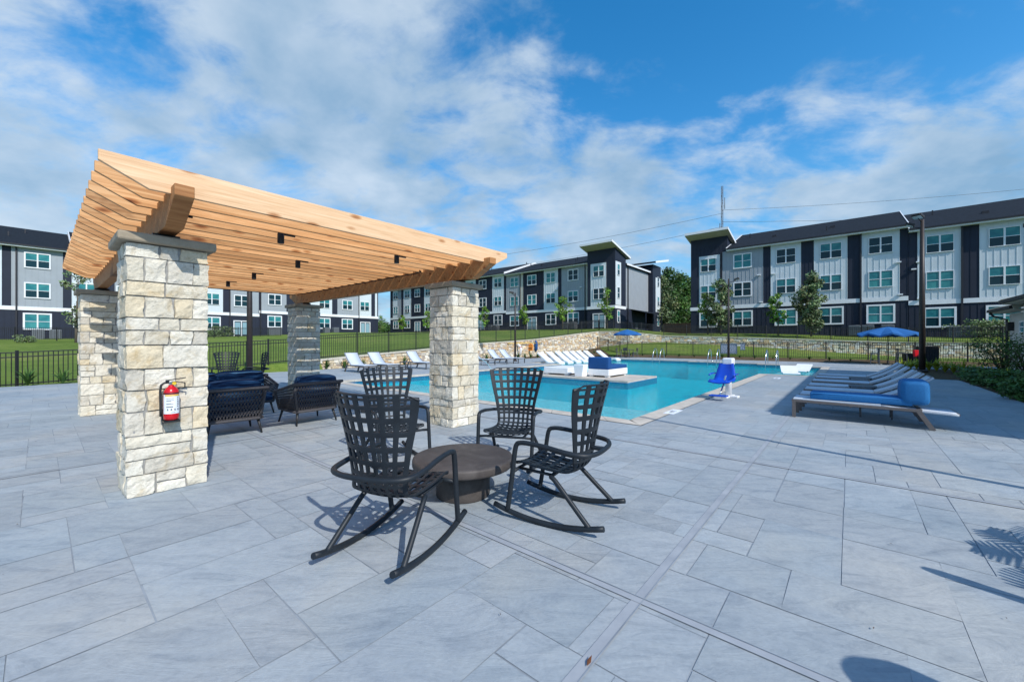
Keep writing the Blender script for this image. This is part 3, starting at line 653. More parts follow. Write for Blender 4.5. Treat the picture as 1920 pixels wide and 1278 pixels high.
def put_door(parent, x, y, z0, w=1.9, h=2.15):
    m = MB(); m.box(-w / 2, -w / 2 + .12, -.06, 0, 0, h); m.box(w / 2 - .12, w / 2, -.06, 0, 0, h); m.box(-w / 2 + .12, w / 2 - .12, -.06, 0, h - .12, h); m.box(-.05, .05, -.05, 0, 0, h - .12)
    o = m.build('door', M['trim'], parent); o.location = (x, y, z0)
    for s in (-1, 1):
        g = MB(); xc = s * (w / 4 - .03); hw = w / 4 - .16; g.box(xc - hw, xc + hw, -.03, -.005, .22, h - .26); g.build('pane', M['doorglass'], o)
        k = MB(); k.box(xc - w / 4 + .085, xc + w / 4 - .085, -.018, 0, .02, h - .13); k.build('leaf', M['s_navy'], o)
def siding(parent, x0, x1, z0, z1, col, y=-.03, battens=True, name='siding_panel', depth=.6, step=.41):
    m = MB(); m.box(x0, x1, y, depth, z0, z1)
    if battens:
        n = max(1, round((x1 - x0) / step))
        for k in range(n + 1):
            xb = x0 + .03 + (x1 - x0 - .06) * k / n; m.box(xb - .022, xb + .022, y - .022, y, z0 + .02, z1 - .02)
    return m.build(name, M[COL[col]], parent)
def gable_roof(parent, x0, x1, zev, depth, rise, ov=.55, thick=.16, front=True):
    d = depth / 2; m = MB(); s = rise / (d + ov)
    prof = [(-ov, zev), (d, zev + rise), (depth + ov, zev), (depth + ov, zev - thick), (d, zev + rise - thick), (-ov, zev - thick)]
    m.extrude(prof, x0, x1, 'x'); r = m.build('roof', M['shingle'], parent)
    f = MB(); f.box(x0, x1, -ov - .02, -ov + .10, zev - thick - .12, zev - thick); f.box(x0, x1, -ov + .10, -.02, zev - thick - .10, zev - thick - .06); f.build('eave', M['trim'], parent)
    g = MB(); g.box(x0, x1, -ov - .12, -ov - .02, zev - .16, zev - .03); g.build('gutter', M['gutter'], parent)
    rk = MB()
    for x in (x0, x1):
        rk.bar((x, -ov, zev - .06), (x, d, zev + rise - .06), .06, .22, (0, 0, 1)); rk.bar((x, d, zev + rise - .06), (x, depth + ov, zev - .06), .06, .22, (0, 0, 1))
    rk.build('rake_board', M['trim'], parent)
    v = MB(); rr = random.Random(int(abs(x0 * 10)))
    for k in range(int((x1 - x0) / 3.2)):
        xv = x0 + rr.uniform(.5, x1 - x0 - .5); t = rr.uniform(.2, .85); z = zev + rise * t; y = -ov + (d + ov) * t
        v = MB()
        if rr.random() < .5: v.box(xv - .05, xv + .05, y - .05, y + .05, z - .05, z + .45)
        else: v.box(xv - .2, xv + .2, y - .15, y + .15, z - .05, z + .16)
        v.build('roof_vent', M['gutter'], r)
    return r
def segment(parent, x0, x1, z0, bays, wins, depth=16, storey=3.1, doors=(), rise=3.1, body='n', roof=True):
    zt = z0 + 3 * storey - .1
    m = MB(); m.box(x0, x1, 0, depth, z0 - 2.5, zt); m.build('wall', M[COL[body]], parent)
    for xa, xb, c in bays:
        if c != 'n': siding(parent, xa, xb, z0 + 3.15, zt - .02, c)
        else: siding(parent, xa, xb, z0 + 3.15, zt - .02, c, y=-.012)
    siding(parent, x0 + .02, x1 - .02, z0 - .6, z0 + 2.74, 'n', y=-.012)
    b = MB(); b.box(x0, x1, -.075, .02, z0 + 2.75, z0 + 3.14); b.build('band', M['trim'], parent)
    for x, fl, k in wins:
        for q in fl:
            if q == 0: put_window(parent, x, -.034, z0 + 1.62, {'n': 't', 'g': 't', 's': 'k'}[k])
            else: put_window(parent, x, -.052 if True else 0, z0 + q * storey + 1.72, k)
    for x in doors: put_door(parent, x, -.034, z0 - .05)
    if roof: gable_roof(parent, x0, x1, zt + .22, depth, rise)
def downspout(parent, x, z0, z1, y=-.1):
    m = MB(); m.box(x - .06, x + .06, y - .05, y + .05, z0, z1); m.build('downspout', M['gutter'], parent)
def wall_lamp(parent, x, z, y=-.06):
    m = MB(); m.box(x - .16, x + .16, y - .16, y, z - .05, z + .06); m.build('wall_lamp', M['trim'], parent)
def shed_tower(parent, x0, x1, y0, y1, z0, ztop_hi, ztop_lo, panel, wins, hi_left=False, side_wins=True, side_sign=1, ov=.4, ovf=1.6, ovb=.8):
    # tower with a mono-pitch canopy roof; panel = light siding between two x's on the front
    m = MB(); m.box(x0, x1, y0, y1, z0 - 2.5, ztop_lo - .6); 
    k = m
    for n in range(int((x1 - x0) / .41)): k.box(x0 + .2 + n * .41, x0 + .245 + n * .41, y0 - .022, y0, z0 + 9.2, ztop_lo - .62)
    for n in range(int((y1 - y0) / .41)):
        for xs in (x1,): k.box(xs, xs + .022, y0 + .2 + n * .41, y0 + .245 + n * .41, z0 + 3.2, ztop_lo - .62)
    m.build('tower_wall', M['s_navy'], parent)
    p = MB(); p.box(panel[0], panel[1], y0 - .03, y0 + .2, z0 + 3.15, z0 + 9.0)
    for n in range(int((panel[1] - panel[0]) / .41)): xb = panel[0] + .1 + n * .41; p.box(xb, xb + .044, y0 - .052, y0 - .03, z0 + 3.2, z0 + 8.95)
    p.build('siding_panel', M['s_white'], parent)
    b = MB(); b.box(x0 - .04, x1 + .04, y0 - .075, y1, z0 + 2.75, z0 + 3.14); b.build('band', M['trim'], parent)
    for x, fl, kd in wins:
        for q in fl: put_window(parent, x, y0 - (.06 if q else .034), z0 + (1.62 if q == 0 else q * 3.1 + 1.72), ('t' if q == 0 else kd))
    # canopy slab pitched up towards the front
    m = MB(); a = ov; zf, zb = ztop_hi, ztop_lo
    f0 = [(x0 - a * .7, y0 - ovf, zf), (x1 + a, y0 - ovf, zf), (x1 + a, y1 + ovb, zb), (x0 - a * .7, y1 + ovb, zb)]; th = .26
    lo = [(q[0], q[1], q[2] - th) for q in f0]
    m.poly(f0); m.build('canopy_top', M['shingle'], parent)
    m = MB(); m.poly(lo[::-1]); m.build('canopy_soffit', M['soffit'], parent)
    m = MB()
    for i in range(4): j = (i + 1) % 4; m.poly([lo[i], lo[j], f0[j], f0[i]])
    m.build('canopy_fascia', M['trim'], parent)
    # walls filling up to the canopy underside
    m = MB()
    def zs(y): return zf - th + (zb - zf) * (y - (y0 - ovf)) / (y1 + ovb - (y0 - ovf)) - .01
    z1 = ztop_lo - .6
    m.poly([(x0, y0, z1), (x1, y0, z1), (x1, y0, zs(y0)), (x0, y0, zs(y0))]); m.poly([(x1, y0, z1), (x1, y1, z1), (x1, y1, max(z1, zs(y1))), (x1, y0, zs(y0))]); m.poly([(x0, y1, z1), (x0, y0, z1), (x0, y0, zs(y0)), (x0, y1, max(z1, zs(y1)))])
    m.build('tower_wall', M['s_navy'], parent)

def right_building():
    A = 49.3; bl = b_at(1295.5, A)                       # left corner
    t = thing('apartment_building', 'right apartment building with navy and white bays and a canopy tower at its left', 'building', P(A, bl, 0), ROT_V)
    X = lambda px: -(b_at(px, A) - bl)
    z0 = 2.35
    # block 1
    e1 = X(1703)
    bays = [(X(1354.5), X(1431), 'g'), (X(1431), X(1445), 'n'), (X(1445), X(1502), 'w'), (X(1502), X(1526), 'n'), (X(1526), X(1589), 'w'), (X(1589), X(1613), 'n'), (X(1615), X(1687), 'w'), (X(1687), e1, 'n')]
    wn = [(X(1392.3), (0, 1, 2), 'g'), (X(1473.7), (0, 1, 2), 'n'), (X(1557.7), (0, 1, 2), 'n'), (X(1651), (0, 1, 2), 'n')]
    segment(t, X(1363.5) + .01, e1, z0, bays, wn, rise=3.2)
    shed_tower(t, 0, X(1363.5), -.012, 2.3, z0 - .05, z0 + 11.57, z0 + 10.6, (X(1311), X(1350)), [(X(1328.5), (0, 1, 2), 'n')], ov=.4, ovf=1.5, ovb=.6)
    sp = MB(); sp.box(.0, X(1352), .02, 8, z0 - 2, z0 + 8.9); sp.build('wall', M['s_navy'], t)
    downspout(t, X(1352.5), z0, z0 + 9.2); downspout(t, X(1614), z0, z0 + 9.2)
    for px, z in ((1423, 6.2), (1450, 6.2), (1427, 3.3), (1447, 3.3), (1685, 6.2), (1688, 3.3)): wall_lamp(t, X(px), z0 + z)
    # block 2, stepping down
    z2 = z0 - .45; x0 = e1 + .01; x1 = X(1920) + 9
    bays = [(x0, X(1719), 'n'), (X(1720), X(1803), 'w'), (X(1804), X(1836), 'n'), (X(1836), X(1836) + 3.9, 'w'), (X(1836) + 3.9, X(1836) + 5.0, 'n'), (X(1836) + 5, x1 - .05, 'w')]
    wn = [(X(1762), (0, 1, 2), 'n'), (X(1883), (0, 1, 2), 'n'), (x1 - 3, (0, 1, 2), 'n')]
    segment(t, x0, x1, z2, bays, wn, rise=3.2)
    downspout(t, X(1803.5), z2, z2 + 9.2)
    wall_lamp(t, X(1722), z2 + 6.5); wall_lamp(t, X(1713), z2 + 5.9); wall_lamp(t, X(1724), z2 + 3.3)
    k = MB(); xs = X(1714)                                # little roof return at the step
    m = MB(); 
    return t, X, A
def middle_building():
    A = 49.7; br = b_at(1154, A - .6); t = thing('apartment_building', 'middle apartment building with a tall canopy tower at its right corner', 'building', P(A, br, 0), ROT_V)
    X = lambda px: -(b_at(px, A) - br); z0 = 3.2
    # tower at the right corner
    shed_tower(t, X(1106), 0, -.7, 2.62, z0 - .05, z0 + 11.45, z0 + 10.05, (X(1112), X(1141)), [(X(1127.5), (1, 2), 'n')], ov=.4, ovf=1.75, ovb=.8)
    put_door(t, X(1128), -.75, z0 - .05)
    p = MB(); p.box(-.2, .03, -.6, 1.05, z0 + 3.15, z0 + 9.0); p.build('siding_panel', M['s_white'], t)
    for z in (1, 2): put_window(t, .04, .2, z0 + z * 3.1 + 1.72, 's', math.pi / 2)
    put_window(t, .04, .2, z0 + 1.62, 'k', math.pi / 2)
    # side wing going back
    m = MB(); m.box(-9, -.25, 2.6, 17.5, z0 - 2, z0 + 8.9); m.build('wall', M['s_navy'], t)
    sd = MB(); sd.box(-.26, -.2, 2.63, 11.2, z0 + 2.9, z0 + 8.85)
    for n in range(20): sd.box(-.2, -.178, 2.8 + n * .41, 2.845 + n * .41, z0 + 2.95, z0 + 8.8)
    sd.build('siding_panel', M['s_grey'], t)
    m = MB(); m.box(-3, .55, 11.2, 14.6, z0 - 2, z0 + 10.2); m.build('tower_wall', M['s_navy'], t)
    p = MB(); p.box(.3, .58, 12.3, 14.3, z0 + 2.9, z0 + 8.3); p.build('siding_panel', M['s_white'], t)
    for z in (1, 2): put_window(t, .59, 13.3, z0 + z * 3.1 + 1.5, 's', math.pi / 2)
    put_window(t, .57, 13.3, z0 + 1.5, 'k', math.pi / 2)
    m = MB(); m.poly([(-5.5, 2.64, z0 + 10.1), (.15, 2.64, z0 + 9.15), (.15, 11.8, z0 + 9.15), (-5.5, 11.8, z0 + 10.1)]); m.poly([(-5.5, 2.64, z0 + 9.95), (-5.5, 11.8, z0 + 9.95), (.15, 11.8, z0 + 8.98), (.15, 2.64, z0 + 8.98)]); m.build('roof', M['shingle'], t)
    m = MB(); m.box(.15, .2, 2.64, 11.8, z0 + 8.92, z0 + 9.16); m.build('eave', M['trim'], t)
    m = MB(); m.extrude([(10.3, z0 + 10.2), (15.9, z0 + 11.3), (15.9, z0 + 11.5), (10.3, z0 + 10.45)], -5, 1.3, 'x'); m.build('roof', M['shingle'], t)
    m = MB(); m.bar((1.33, 10.3, z0 + 10.32), (1.33, 15.9, z0 + 11.4), .06, .3); m.build('rake_board', M['trim'], t)
    m = MB(); m.extrude([(-.25, z0 + 2.9), (1.9, z0 + 2.35), (1.9, z0 + 2.2), (-.25, z0 + 2.75)], 8.6, 15.0, 'y') if False else m.poly([(-.2, 5.0, z0 + 2.9), (2.0, 5.0, z0 + 2.3), (2.0, 11.5, z0 + 2.3), (-.2, 11.5, z0 + 2.9)]); m.build('porch_roof', M['shingle'], t)
    m = MB(); m.box(1.8, 1.9, 5.1, 5.2, z0 - 1, z0 + 2.3); m.box(1.8, 1.9, 11.3, 11.4, z0 - 1, z0 + 2.3); m.build('porch_post', M['s_navy'], t)
    downspout(t, X(1097.6), z0, z0 + 9.2); downspout(t, -.1, z0, z0 + 8.8, 3.6)
    # right block (returns to the tower)
    bays = [(X(976), X(981), 'b'), (X(981), X(1020), 'n'), (X(1020), X(1046.5), 'w'), (X(1046.5), X(1053), 'n'), (X(1053), X(1097), 'g'), (X(1098), X(1106), 'b')]
    segment(t, X(949), X(1106), z0, [(X(949.5), X(975.5), 'g')] + bays, [(X(965), (0, 1, 2), 'n'), (X(997.6), (1, 2), 'g'), (X(1033), (0, 1, 2), 'n'), (X(1075), (0, 1, 2), 'g')], doors=(X(997.6),), rise=2.9)
    downspout(t, X(976), z0, z0 + 9.2)
    for px in (1044, 1090): wall_lamp(t, X(px), z0 + 6.0)
    # left blocks
    z1 = z0 + .25; xl = X(732)
    q = [(X(732), X(737), 'n'), (X(737), X(746), 'w'), (X(746), X(752.5), 'g'), (X(752.5), X(757), 'n'), (X(757), X(771), 'w'), (X(771), X(795.7), 'n'), (X(795.7), X(812), 'w'), (X(812), X(832), 'g'), (X(832), X(850), 'w'), (X(850), X(872), 'g'), (X(872), X(892), 'w'), (X(892), X(923), 'n'), (X(923.5), X(945), 'w'), (X(945), X(949), 'n')]
    segment(t, xl, X(949) - .01, z1, q, [(X(742.5), (0, 1, 2), 'n'), (X(764), (0, 1, 2), 'n'), (X(783), (1, 2), 'g'), (X(803), (0, 1, 2), 'n'), (X(822), (0, 1, 2), 'g'), (X(841), (0, 1, 2), 'n'), (X(862), (0, 1, 2), 'g'), (X(882), (0, 1, 2), 'n'), (X(905.5), (1, 2), 'g'), (X(934), (0, 1, 2), 'n')], doors=(X(783), X(902)), rise=2.9)
    return t, X, A
def left_building():
    B = 59.5; a0 = a_at(0, B) - 14; t = thing('apartment_building', 'sunlit white and grey apartment building at the left, seen behind the pergola', 'building', P(a0, B, 0), TH)
    X = lambda px: a_at(px, B) - a0
    segment(t, 0, X(134), 1.9, [(0, 3, 'n'), (3, 9, 'g'), (9, X(3.5), 'w'), (X(4), X(20.5), 'n'), (X(21), X(118), 'g'), (X(118), X(133.5), 'n')], [(6, (0, 1, 2), 'g'), (X(70.5), (0, 1, 2), 'g'), (11, (0, 1, 2), 'n')])
    downspout(t, X(30.7), 1.9, 11)
    segment(t, X(134) + .01, X(486), 2.25, [(X(134.5), X(190), 'w'), (X(190), X(215), 'n'), (X(215), X(260), 'g'), (X(260), X(310), 'w'), (X(310), X(335), 'n'), (X(335), X(365), 'g'), (X(365), X(418), 'w'), (X(418), X(430.5), 'n'), (X(431), X(485), 'g')],
            [(X(162), (0, 1, 2), 'n'), (X(238), (0, 1, 2), 'g'), (X(287), (0, 1, 2), 'n'), (X(350), (0, 1, 2), 'g'), (X(397), (0, 1, 2), 'n'), (X(452.5), (1, 2), 'g')], doors=(X(452.5),), depth=16)
    downspout(t, X(430.8), 2.2, 11.3)
    segment(t, X(486) + .01, X(709), 2.75, [(X(489), X(537), 'g'), (X(537), X(560), 'n'), (X(560), X(575), 'g'), (X(575), X(622.5), 'w'), (X(622.5), X(632.5), 'n'), (X(632.5), X(672.4), 'g'), (X(673), X(696), 'w'), (X(696), X(703), 'n'), (X(703), X(707), 'w')],
            [(X(515), (0, 1, 2), 'g'), (X(568), (1, 2), 's'), (X(608), (0, 1, 2), 'n'), (X(651), (0, 1, 2), 'g'), (X(683.5), (1, 2), 'n')], doors=(X(684.5),), depth=16)
    downspout(t, X(488.5), 2.7, 11.8); downspout(t, X(672.6), 2.7, 11.8)
    return t, X, B
rb = right_building(); mbld = middle_building(); lb = left_building()

# air-conditioning units in front of the buildings
def ac_unit():
    t = thing('condenser_unit', 'grey air-conditioning unit', 'ac unit')
    m = MB(); m.box(-.42, .42, -.42, .42, .06, .95); m.box(-.40, .40, -.40, .40, 0, .06); m.build('cabinet', M['acunit'], t, bevel=.03)
    m = MB()
    for k in range(10): m.box(-.36 + k * .08, -.325 + k * .08, -.435, -.42, .12, .88)
    for k in range(10): m.box(.42, .435, -.36 + k * .08, -.325 + k * .08, .12, .88)
    m.build('grille', M['greyframe'], t)
    m = MB(); m.lathe([(.34, .95), (.34, .985), (.05, .99)], 20); m.build('fan_guard', M['gutter'], t); return t
def place_ac():
    src = ac_unit(); jobs = []
    A = 48.2
    for px, nm in ((1602, 'second window bay from its step'), (1627, 'wide white ground window'), (1664, 'blue parasol'), (1792, 'tall floodlight pole'), (1815, 'leafy shrub')): jobs.append((P(A, b_at(px, A), 1.98 if px < 1700 else 1.75), ROT_V, 'air-conditioning unit at the right apartment building near the ' + nm))
    A = 48.4
    for px, nm in ((1062, 'below its grey bay'), (1075, 'below its grey bay, the right one of the pair'), (1180, 'beside its side porch'), (1189, 'beside its side porch, the farther one'), (930, 'below its left white bay'), (921, 'left of its white bay')): jobs.append((P(A if px < 1100 else A + 8, b_at(px, A if px < 1100 else A + 8), 3.22), ROT_V, 'air-conditioning unit, middle apartment building, ' + nm))
    B = 58.0
    for px, nm in ((72, 'left one of the pair under the grey bay'), (104, 'right one of the pair under the grey bay'), (509, 'under the grey bay beside the far pillar'), (521, 'by the far pillar, the right one'), (612, 'under the white bay'), (629, 'between the white and grey bays')): jobs.append((P(a_at(px, B), B, 1.70 if px < 200 else 2.15 + (px - 450) * .0033), TH, 'air-conditioning unit at the left apartment building, ' + nm))
    for k, (loc, rz, lab) in enumerate(jobs):
        if k == 0: src.location = loc; src.rotation_euler = (0, 0, rz); src['label'] = lab; src['group'] = 'air-conditioning units by the buildings'
        else: copy_tree(src, loc, rz, lab, 'air-conditioning units by the buildings')
place_ac()

def clubhouse():
    t = thing('clubhouse', 'beige clubhouse at the right edge with dark gutters and sloping eaves', 'building', P(7.5, -10.27, 0), TH)
    # local x along u (away), local y along v; building on the -y side
    def blk(x0, x1, y1, h, n='wall', mat='s_beige'):
        m = MB(); m.box(x0, x1, y1 - 9, y1, -.2, h); m.build(n, M[mat], t)
    blk(.4, 16.2, -.55, 5.7); blk(16.2, 21.2, -.9, 3.1); blk(21.2, 25.0, -1.23, 2.9)
    def lean(x0, x1, y, ze, rise):
        m = MB(); m.extrude([(y, ze), (y - 5.5, ze + rise), (y - 11, ze), (y - 11, ze - .14), (y - 5.5, ze + rise - .14), (y, ze - .14)], x0, x1, 'x'); m.build('roof', M['shingle'], t)
        m = MB(); m.box(x0, x1, y - .02, y + .1, ze - .16, ze - .02); m.build('gutter', M['gutter'], t)
        m = MB(); m.box(x0, x1, y - .7, y - .05, ze - .22, ze - .16); m.build('eave', M['soffit'], t)
        m = MB()
        for x in (x0, x1): m.bar((x, y, ze - .08), (x, y - 5.5, ze + rise - .08), .05, .24); m.bar((x, y - 11, ze - .08), (x, y - 5.5, ze + rise - .08), .05, .24)
        m.build('rake_board', M['soffit'], t)
    lean(0, 16.5, 0, 6.0, .6); lean(16.5, 21.5, -.3, 3.4, 1.6); lean(21.5, 25.6, -.63, 3.17, 1.5)
    for x, y in ((22.6, -1.2), (19.3, -.87)): put_window(t, x, y, 2.15, 'c', math.pi)
    m = MB(); m.tube([(25.35, -.6, 3.0), (25.35, -.75, 2.8), (24.95, -1.12, 2.6), (24.95, -1.15, .1)], .05, 8); m.build('downspout', M['gutter'], t)
    m = MB(); m.box(24.2, 24.42, -1.22, -1.0, 2.0, 2.45); m.build('wall_lamp', M['black'], t, bevel=.02)
clubhouse()

# ================================================================ PERGOLA
def pergola():
    t = thing('pergola', 'timber pergola of close-set pale rafters on four cream stone pillars', 'pergola', C0, TH)
    BF = 6.25; W = .61
    def pillar(a, b, seed):
        rnd = random.Random(seed); core = MB(); core.box(.012, W - .012, .012, W - .012, 0, 2.37)
        o = core.build('stone_pillar', M['mortar'], t); o.location = (a, b, 0)
        st = MB(); z = 0; row = 0; D = .12; long = True
        while z < 2.34:
            h = rnd.choice([.12, .14, .18, .20, .225, .225]); h = min(h, 2.37 - z)
            if 2.37 - z - h < .07: h = 2.37 - z
            j = .006
            def col():
                c = rnd.choice([(.72, .69, .62), (.76, .74, .69), (.70, .66, .57), (.78, .77, .73), (.66, .63, .56), (.74, .66, .52), (.62, .60, .56), (.77, .75, .70)]); k = rnd.uniform(.92, 1.06); return tuple(min(.80, v * k * w_ * .91) for v, w_ in zip(c, (1.01, 1.0, .95)))
            full = row % 2 == 0
            for side in range(4):
                ends = D if (side % 2 == 0) != full else 0
                x = ends; x1 = W - ends; n = rnd.choice([2, 2, 3]) if x1 - x > .45 else rnd.choice([1, 2, 2]); cut = [x] + sorted(rnd.uniform(x + .13, x1 - .13) for _ in range(n - 1)) + [x1]
                if any(q - p < .09 for p, q in zip(cut, cut[1:])): cut = [x + (x1 - x) * k / n + (rnd.uniform(-.035, .035) if 0 < k < n else 0) for k in range(n + 1)]
                for p, q in zip(cut, cut[1:]):
                    split = h > .17 and rnd.random() < .12
                    for s0, s1 in ([(z, z + h)] if not split else [(z, z + h * .5), (z + h * .5, z + h)]):
                        pr = rnd.uniform(.0, .014); st.col = col(); sd = rnd.uniform(0, 90)
                        e0 = 0 if p == cut[0] and ends == 0 else j; e1 = 0 if q == cut[-1] and ends == 0 else j
                        r = (p + e0, q - e1); zz = (s0 + j * .8, s1 - j * .8)
                        if side == 0: a_ = (r[0], r[1], -pr, D)
                        elif side == 2: a_ = (W - r[1], W - r[0], W - D, W + pr)
                        elif side == 1: a_ = (W - D, W + pr, r[0], r[1])
                        else: a_ = (-pr, D, W - r[1], W - r[0])
                        st.rough(a_[0], a_[1], a_[2], a_[3], zz[0], zz[1], .0095, sd, .034, .002)
            z += h; row += 1
        st.build('stone_facing', M['stone'], o)
        cp = MB(); e = .065; cp.box(-e, W + e, -e, W + e, 2.375, 2.46); c = cp.build('cap', M['cap'], o, bevel=.018)
        pl = MB(); pl.box(.2, .41, .12, .49, 2.46, 2.512); pl.build('post_base', M['black'], o)
        return o
    for k, (a, b) in enumerate(((0, 0), (3.95, 0), (0, BF), (3.95, BF))): pillar(a, b, 11 + k * 7)
    # beams along v with raked tails
    for a in (0, 3.95):
        m = MB(); y0, y1 = .305 - .947, BF + .305 + .80; x0 = .305 - .07
        prof = [(y0, 2.815), (y0, 2.715), (y0 + .41, 2.514), (y1 - .41, 2.514), (y1, 2.715), (y1, 2.815)]
        m.extrude([(p, q) for p, q in prof], 0, .14, 'x'); o = m.build('beam', M['beam'], t, bevel=.006); o.location = (a + x0, 0, 0)
    # rafters along u
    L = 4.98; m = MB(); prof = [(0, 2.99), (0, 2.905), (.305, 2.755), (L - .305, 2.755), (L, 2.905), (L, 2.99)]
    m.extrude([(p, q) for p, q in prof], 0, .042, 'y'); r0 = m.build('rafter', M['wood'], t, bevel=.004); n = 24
    for k in range(n):
        o = r0 if k == 0 else r0.copy()
        if k: C.objects.link(o); o.parent = t
        o.location = (-.2125, -.5 + k * .3205, 0)
        if k == 0: o.data.materials[0] = M['wood_sunlit']  # front rafter takes the copy with sunlight in its colour
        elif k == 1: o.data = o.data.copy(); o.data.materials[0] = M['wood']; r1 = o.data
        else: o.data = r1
    # black can lights on a conduit
    for a, b in ((1.35, .12), (2.95, .12), (2.15, 1.65), (2.1, 3.5), (2.1, 5.1), (1.0, 6.7), (.35, .12)):
        m = MB(); m.lathe([(.034, 2.622), (.037, 2.627), (.037, 2.73), (.034, 2.735)], 14); m.box(-.03, .16, -.012, .012, 2.725, 2.745); o = m.build('can_light', M['black'], t); o.location = (a, b, 0)
        m = MB(); m.tube([(3.95, .9, 2.738), (4.02, .95, 2.735), (4.04, 1.1, 2.725), (4.04, 5.9, 2.725), (4.0, 6.6, 2.73), (1.0, 6.68, 2.735)], .011, 6); m.build('conduit', M['black'], t)
pergola()

def extinguisher():
    loc = C0 + U * .305 - V * .092 + Vector((0, 0, .70))
    t = thing('fire_extinguisher', 'red fire extinguisher with a white label hanging on the nearest stone pillar', 'fire extinguisher', loc, TH); t.scale = (.87, .87, .84)
    r = .068
    m = MB(); m.lathe([(r * .75, .0), (r * .96, .012), (r, .04), (r, .30), (r * .93, .335), (r * .65, .365), (.026, .382), (.024, .40)], 32); m.build('tank', M['red'], t)
    m = MB(); m.smooth = True                                  # wrapped label
    for k in range(24):
        a0, a1 = -math.pi * .5 - 1.35 + 2.7 * k / 24, -math.pi * .5 - 1.35 + 2.7 * (k + 1) / 24; q = r + .0012
        m.poly([(q * math.cos(a0), q * math.sin(a0), .075), (q * math.cos(a1), q * math.sin(a1), .075), (q * math.cos(a1), q * math.sin(a1), .292), (q * math.cos(a0), q * math.sin(a0), .292)])
    lab = m.build('label', M['labelwhite'], t)
    def mark(m, a, w, z0, z1):
        q = r + .0024; n = max(1, int(w / .15))
        for k in range(n):
            a0, a1 = a + w * k / n, a + w * (k + 1) / n
            m.poly([(q * math.cos(a0), q * math.sin(a0), z0), (q * math.cos(a1), q * math.sin(a1), z0), (q * math.cos(a1), q * math.sin(a1), z1), (q * math.cos(a0), q * math.sin(a0), z1)])
    m = MB(); mark(m, -math.pi * .5 - 1.0, 2.0, .274, .290); m.build('label_stripe', M['yellow'], lab)
    m = MB(); rr = random.Random(2); b = -math.pi / 2
    for z in (.245, .225, .215, .190, .180, .155, .147): mark(m, b - .8, rr.uniform(.6, .95), z, z + .005)
    for k in range(4): mark(m, b - .72 + k * .45, .24, .112, .118); mark(m, b - .70 + k * .45, .16, .120, .128); mark(m, b - .66 + k * .45, .12, .130, .135)
    for z in (.15, .17, .19, .21, .23, .25): mark(m, b + .62, rr.uniform(.1, .3), z, z + .010)
    mark(m, b - .25, .6, .088, .093); m.build('label_print', M['black'], lab)
    m = MB(); m.lathe([(r + .004, .300), (r + .004, .312)], 28); m.box(-.05, .05, r - .01, r + .04, -.03, .35); m.box(-.07, .07, -.05, r + .03, -.025, -.006); m.build('bracket', M['black'], t)
    m = MB(); m.box(-.022, .022, -.022, .022, .395, .435); m.build('valve', M['steel'], t, bevel=.004)
    m = MB(); m.lathe([(.018, -.007), (.018, .007)], 16); o = m.build('gauge', M['yellow'], t); o.location = (.02, -.03, .415); o.rotation_euler = (R(90), 0, 0)
    m = MB(); m.bar((-.05, -.01, .45), (.12, -.04, .475), .022, .010); m.bar((-.05, -.01, .447), (-.02, -.01, .44), .02, .02); m.bar((.0, -.01, .435), (.085, -.03, .425), .02, .008); m.tube([(.085, -.03, .425), (.115, -.02, .41), (.118, .0, .36)], .006, 6); m.build('handle', M['black'], t)
    m = MB(); m.tube([(-.02, -.005, .425), (-.06, -.01, .425), (-.088, -.01, .40), (-.095, -.01, .33), (-.092, -.01, .16), (-.09, -.01, .05)], [.011, .011, .011, .011, .011, .013], 10); m.build('hose', M['black'], t)
extinguisher()
# ================================================================ FURNITURE
def lattice(nc, nr, surf, bar_c, bar_r, edge=.55, corner=True):
    # pierced shell: nc x nr openings in the sheet surf(s, t); returns MB of the upper skin, thickness comes from a solidify modifier
    def cuts(n, frac, e):
        tot = n + (n - 1) * frac + 2 * e; x = e; out = [0.0]
        for k in range(n): out += [x / tot, (x + 1) / tot]; x += 1 + frac
        return out + [1.0]
    cs = cuts(nc, bar_c, edge); rs = cuts(nr, bar_r, edge * 1.1)
    def refine(l):
        o = []
        for k, (a, b) in enumerate(zip(l, l[1:])): o += [a, (a + b) / 2]
        return o + [l[-1]]
    cs2, rs2 = refine(cs), refine(rs); mb = MB(); mb.smooth = True; cache = {}
    def v(i, j):
        if (i, j) not in cache: cache[(i, j)] = mb.add(surf(cs2[i] * 2 - 1, rs2[j]))
        return cache[(i, j)]
    for i in range(len(cs2) - 1):
        for j in range(len(rs2) - 1):
            if (i // 2) % 2 == 1 and (j // 2) % 2 == 1: continue
            mb.face((v(i, j), v(i + 1, j), v(i + 1, j + 1), v(i, j + 1)))
    return mb
def catmull(pts, t):
    n = len(pts) - 1; x = t * n; k = min(int(x), n - 1); f = x - k
    p = [pts[max(0, k - 1)], pts[k], pts[k + 1], pts[min(n, k + 2)]]
    return tuple(0.5 * ((2 * b) + (-a + c) * f + (2 * a - 5 * b + 4 * c - d) * f * f + (-a + 3 * b - 3 * c + d) * f ** 3) for a, b, c, d in zip(*p))
def smooth_path(pts, n=6):
    m = (len(pts) - 1) * n; return [catmull(pts, k / m) for k in range(m + 1)]
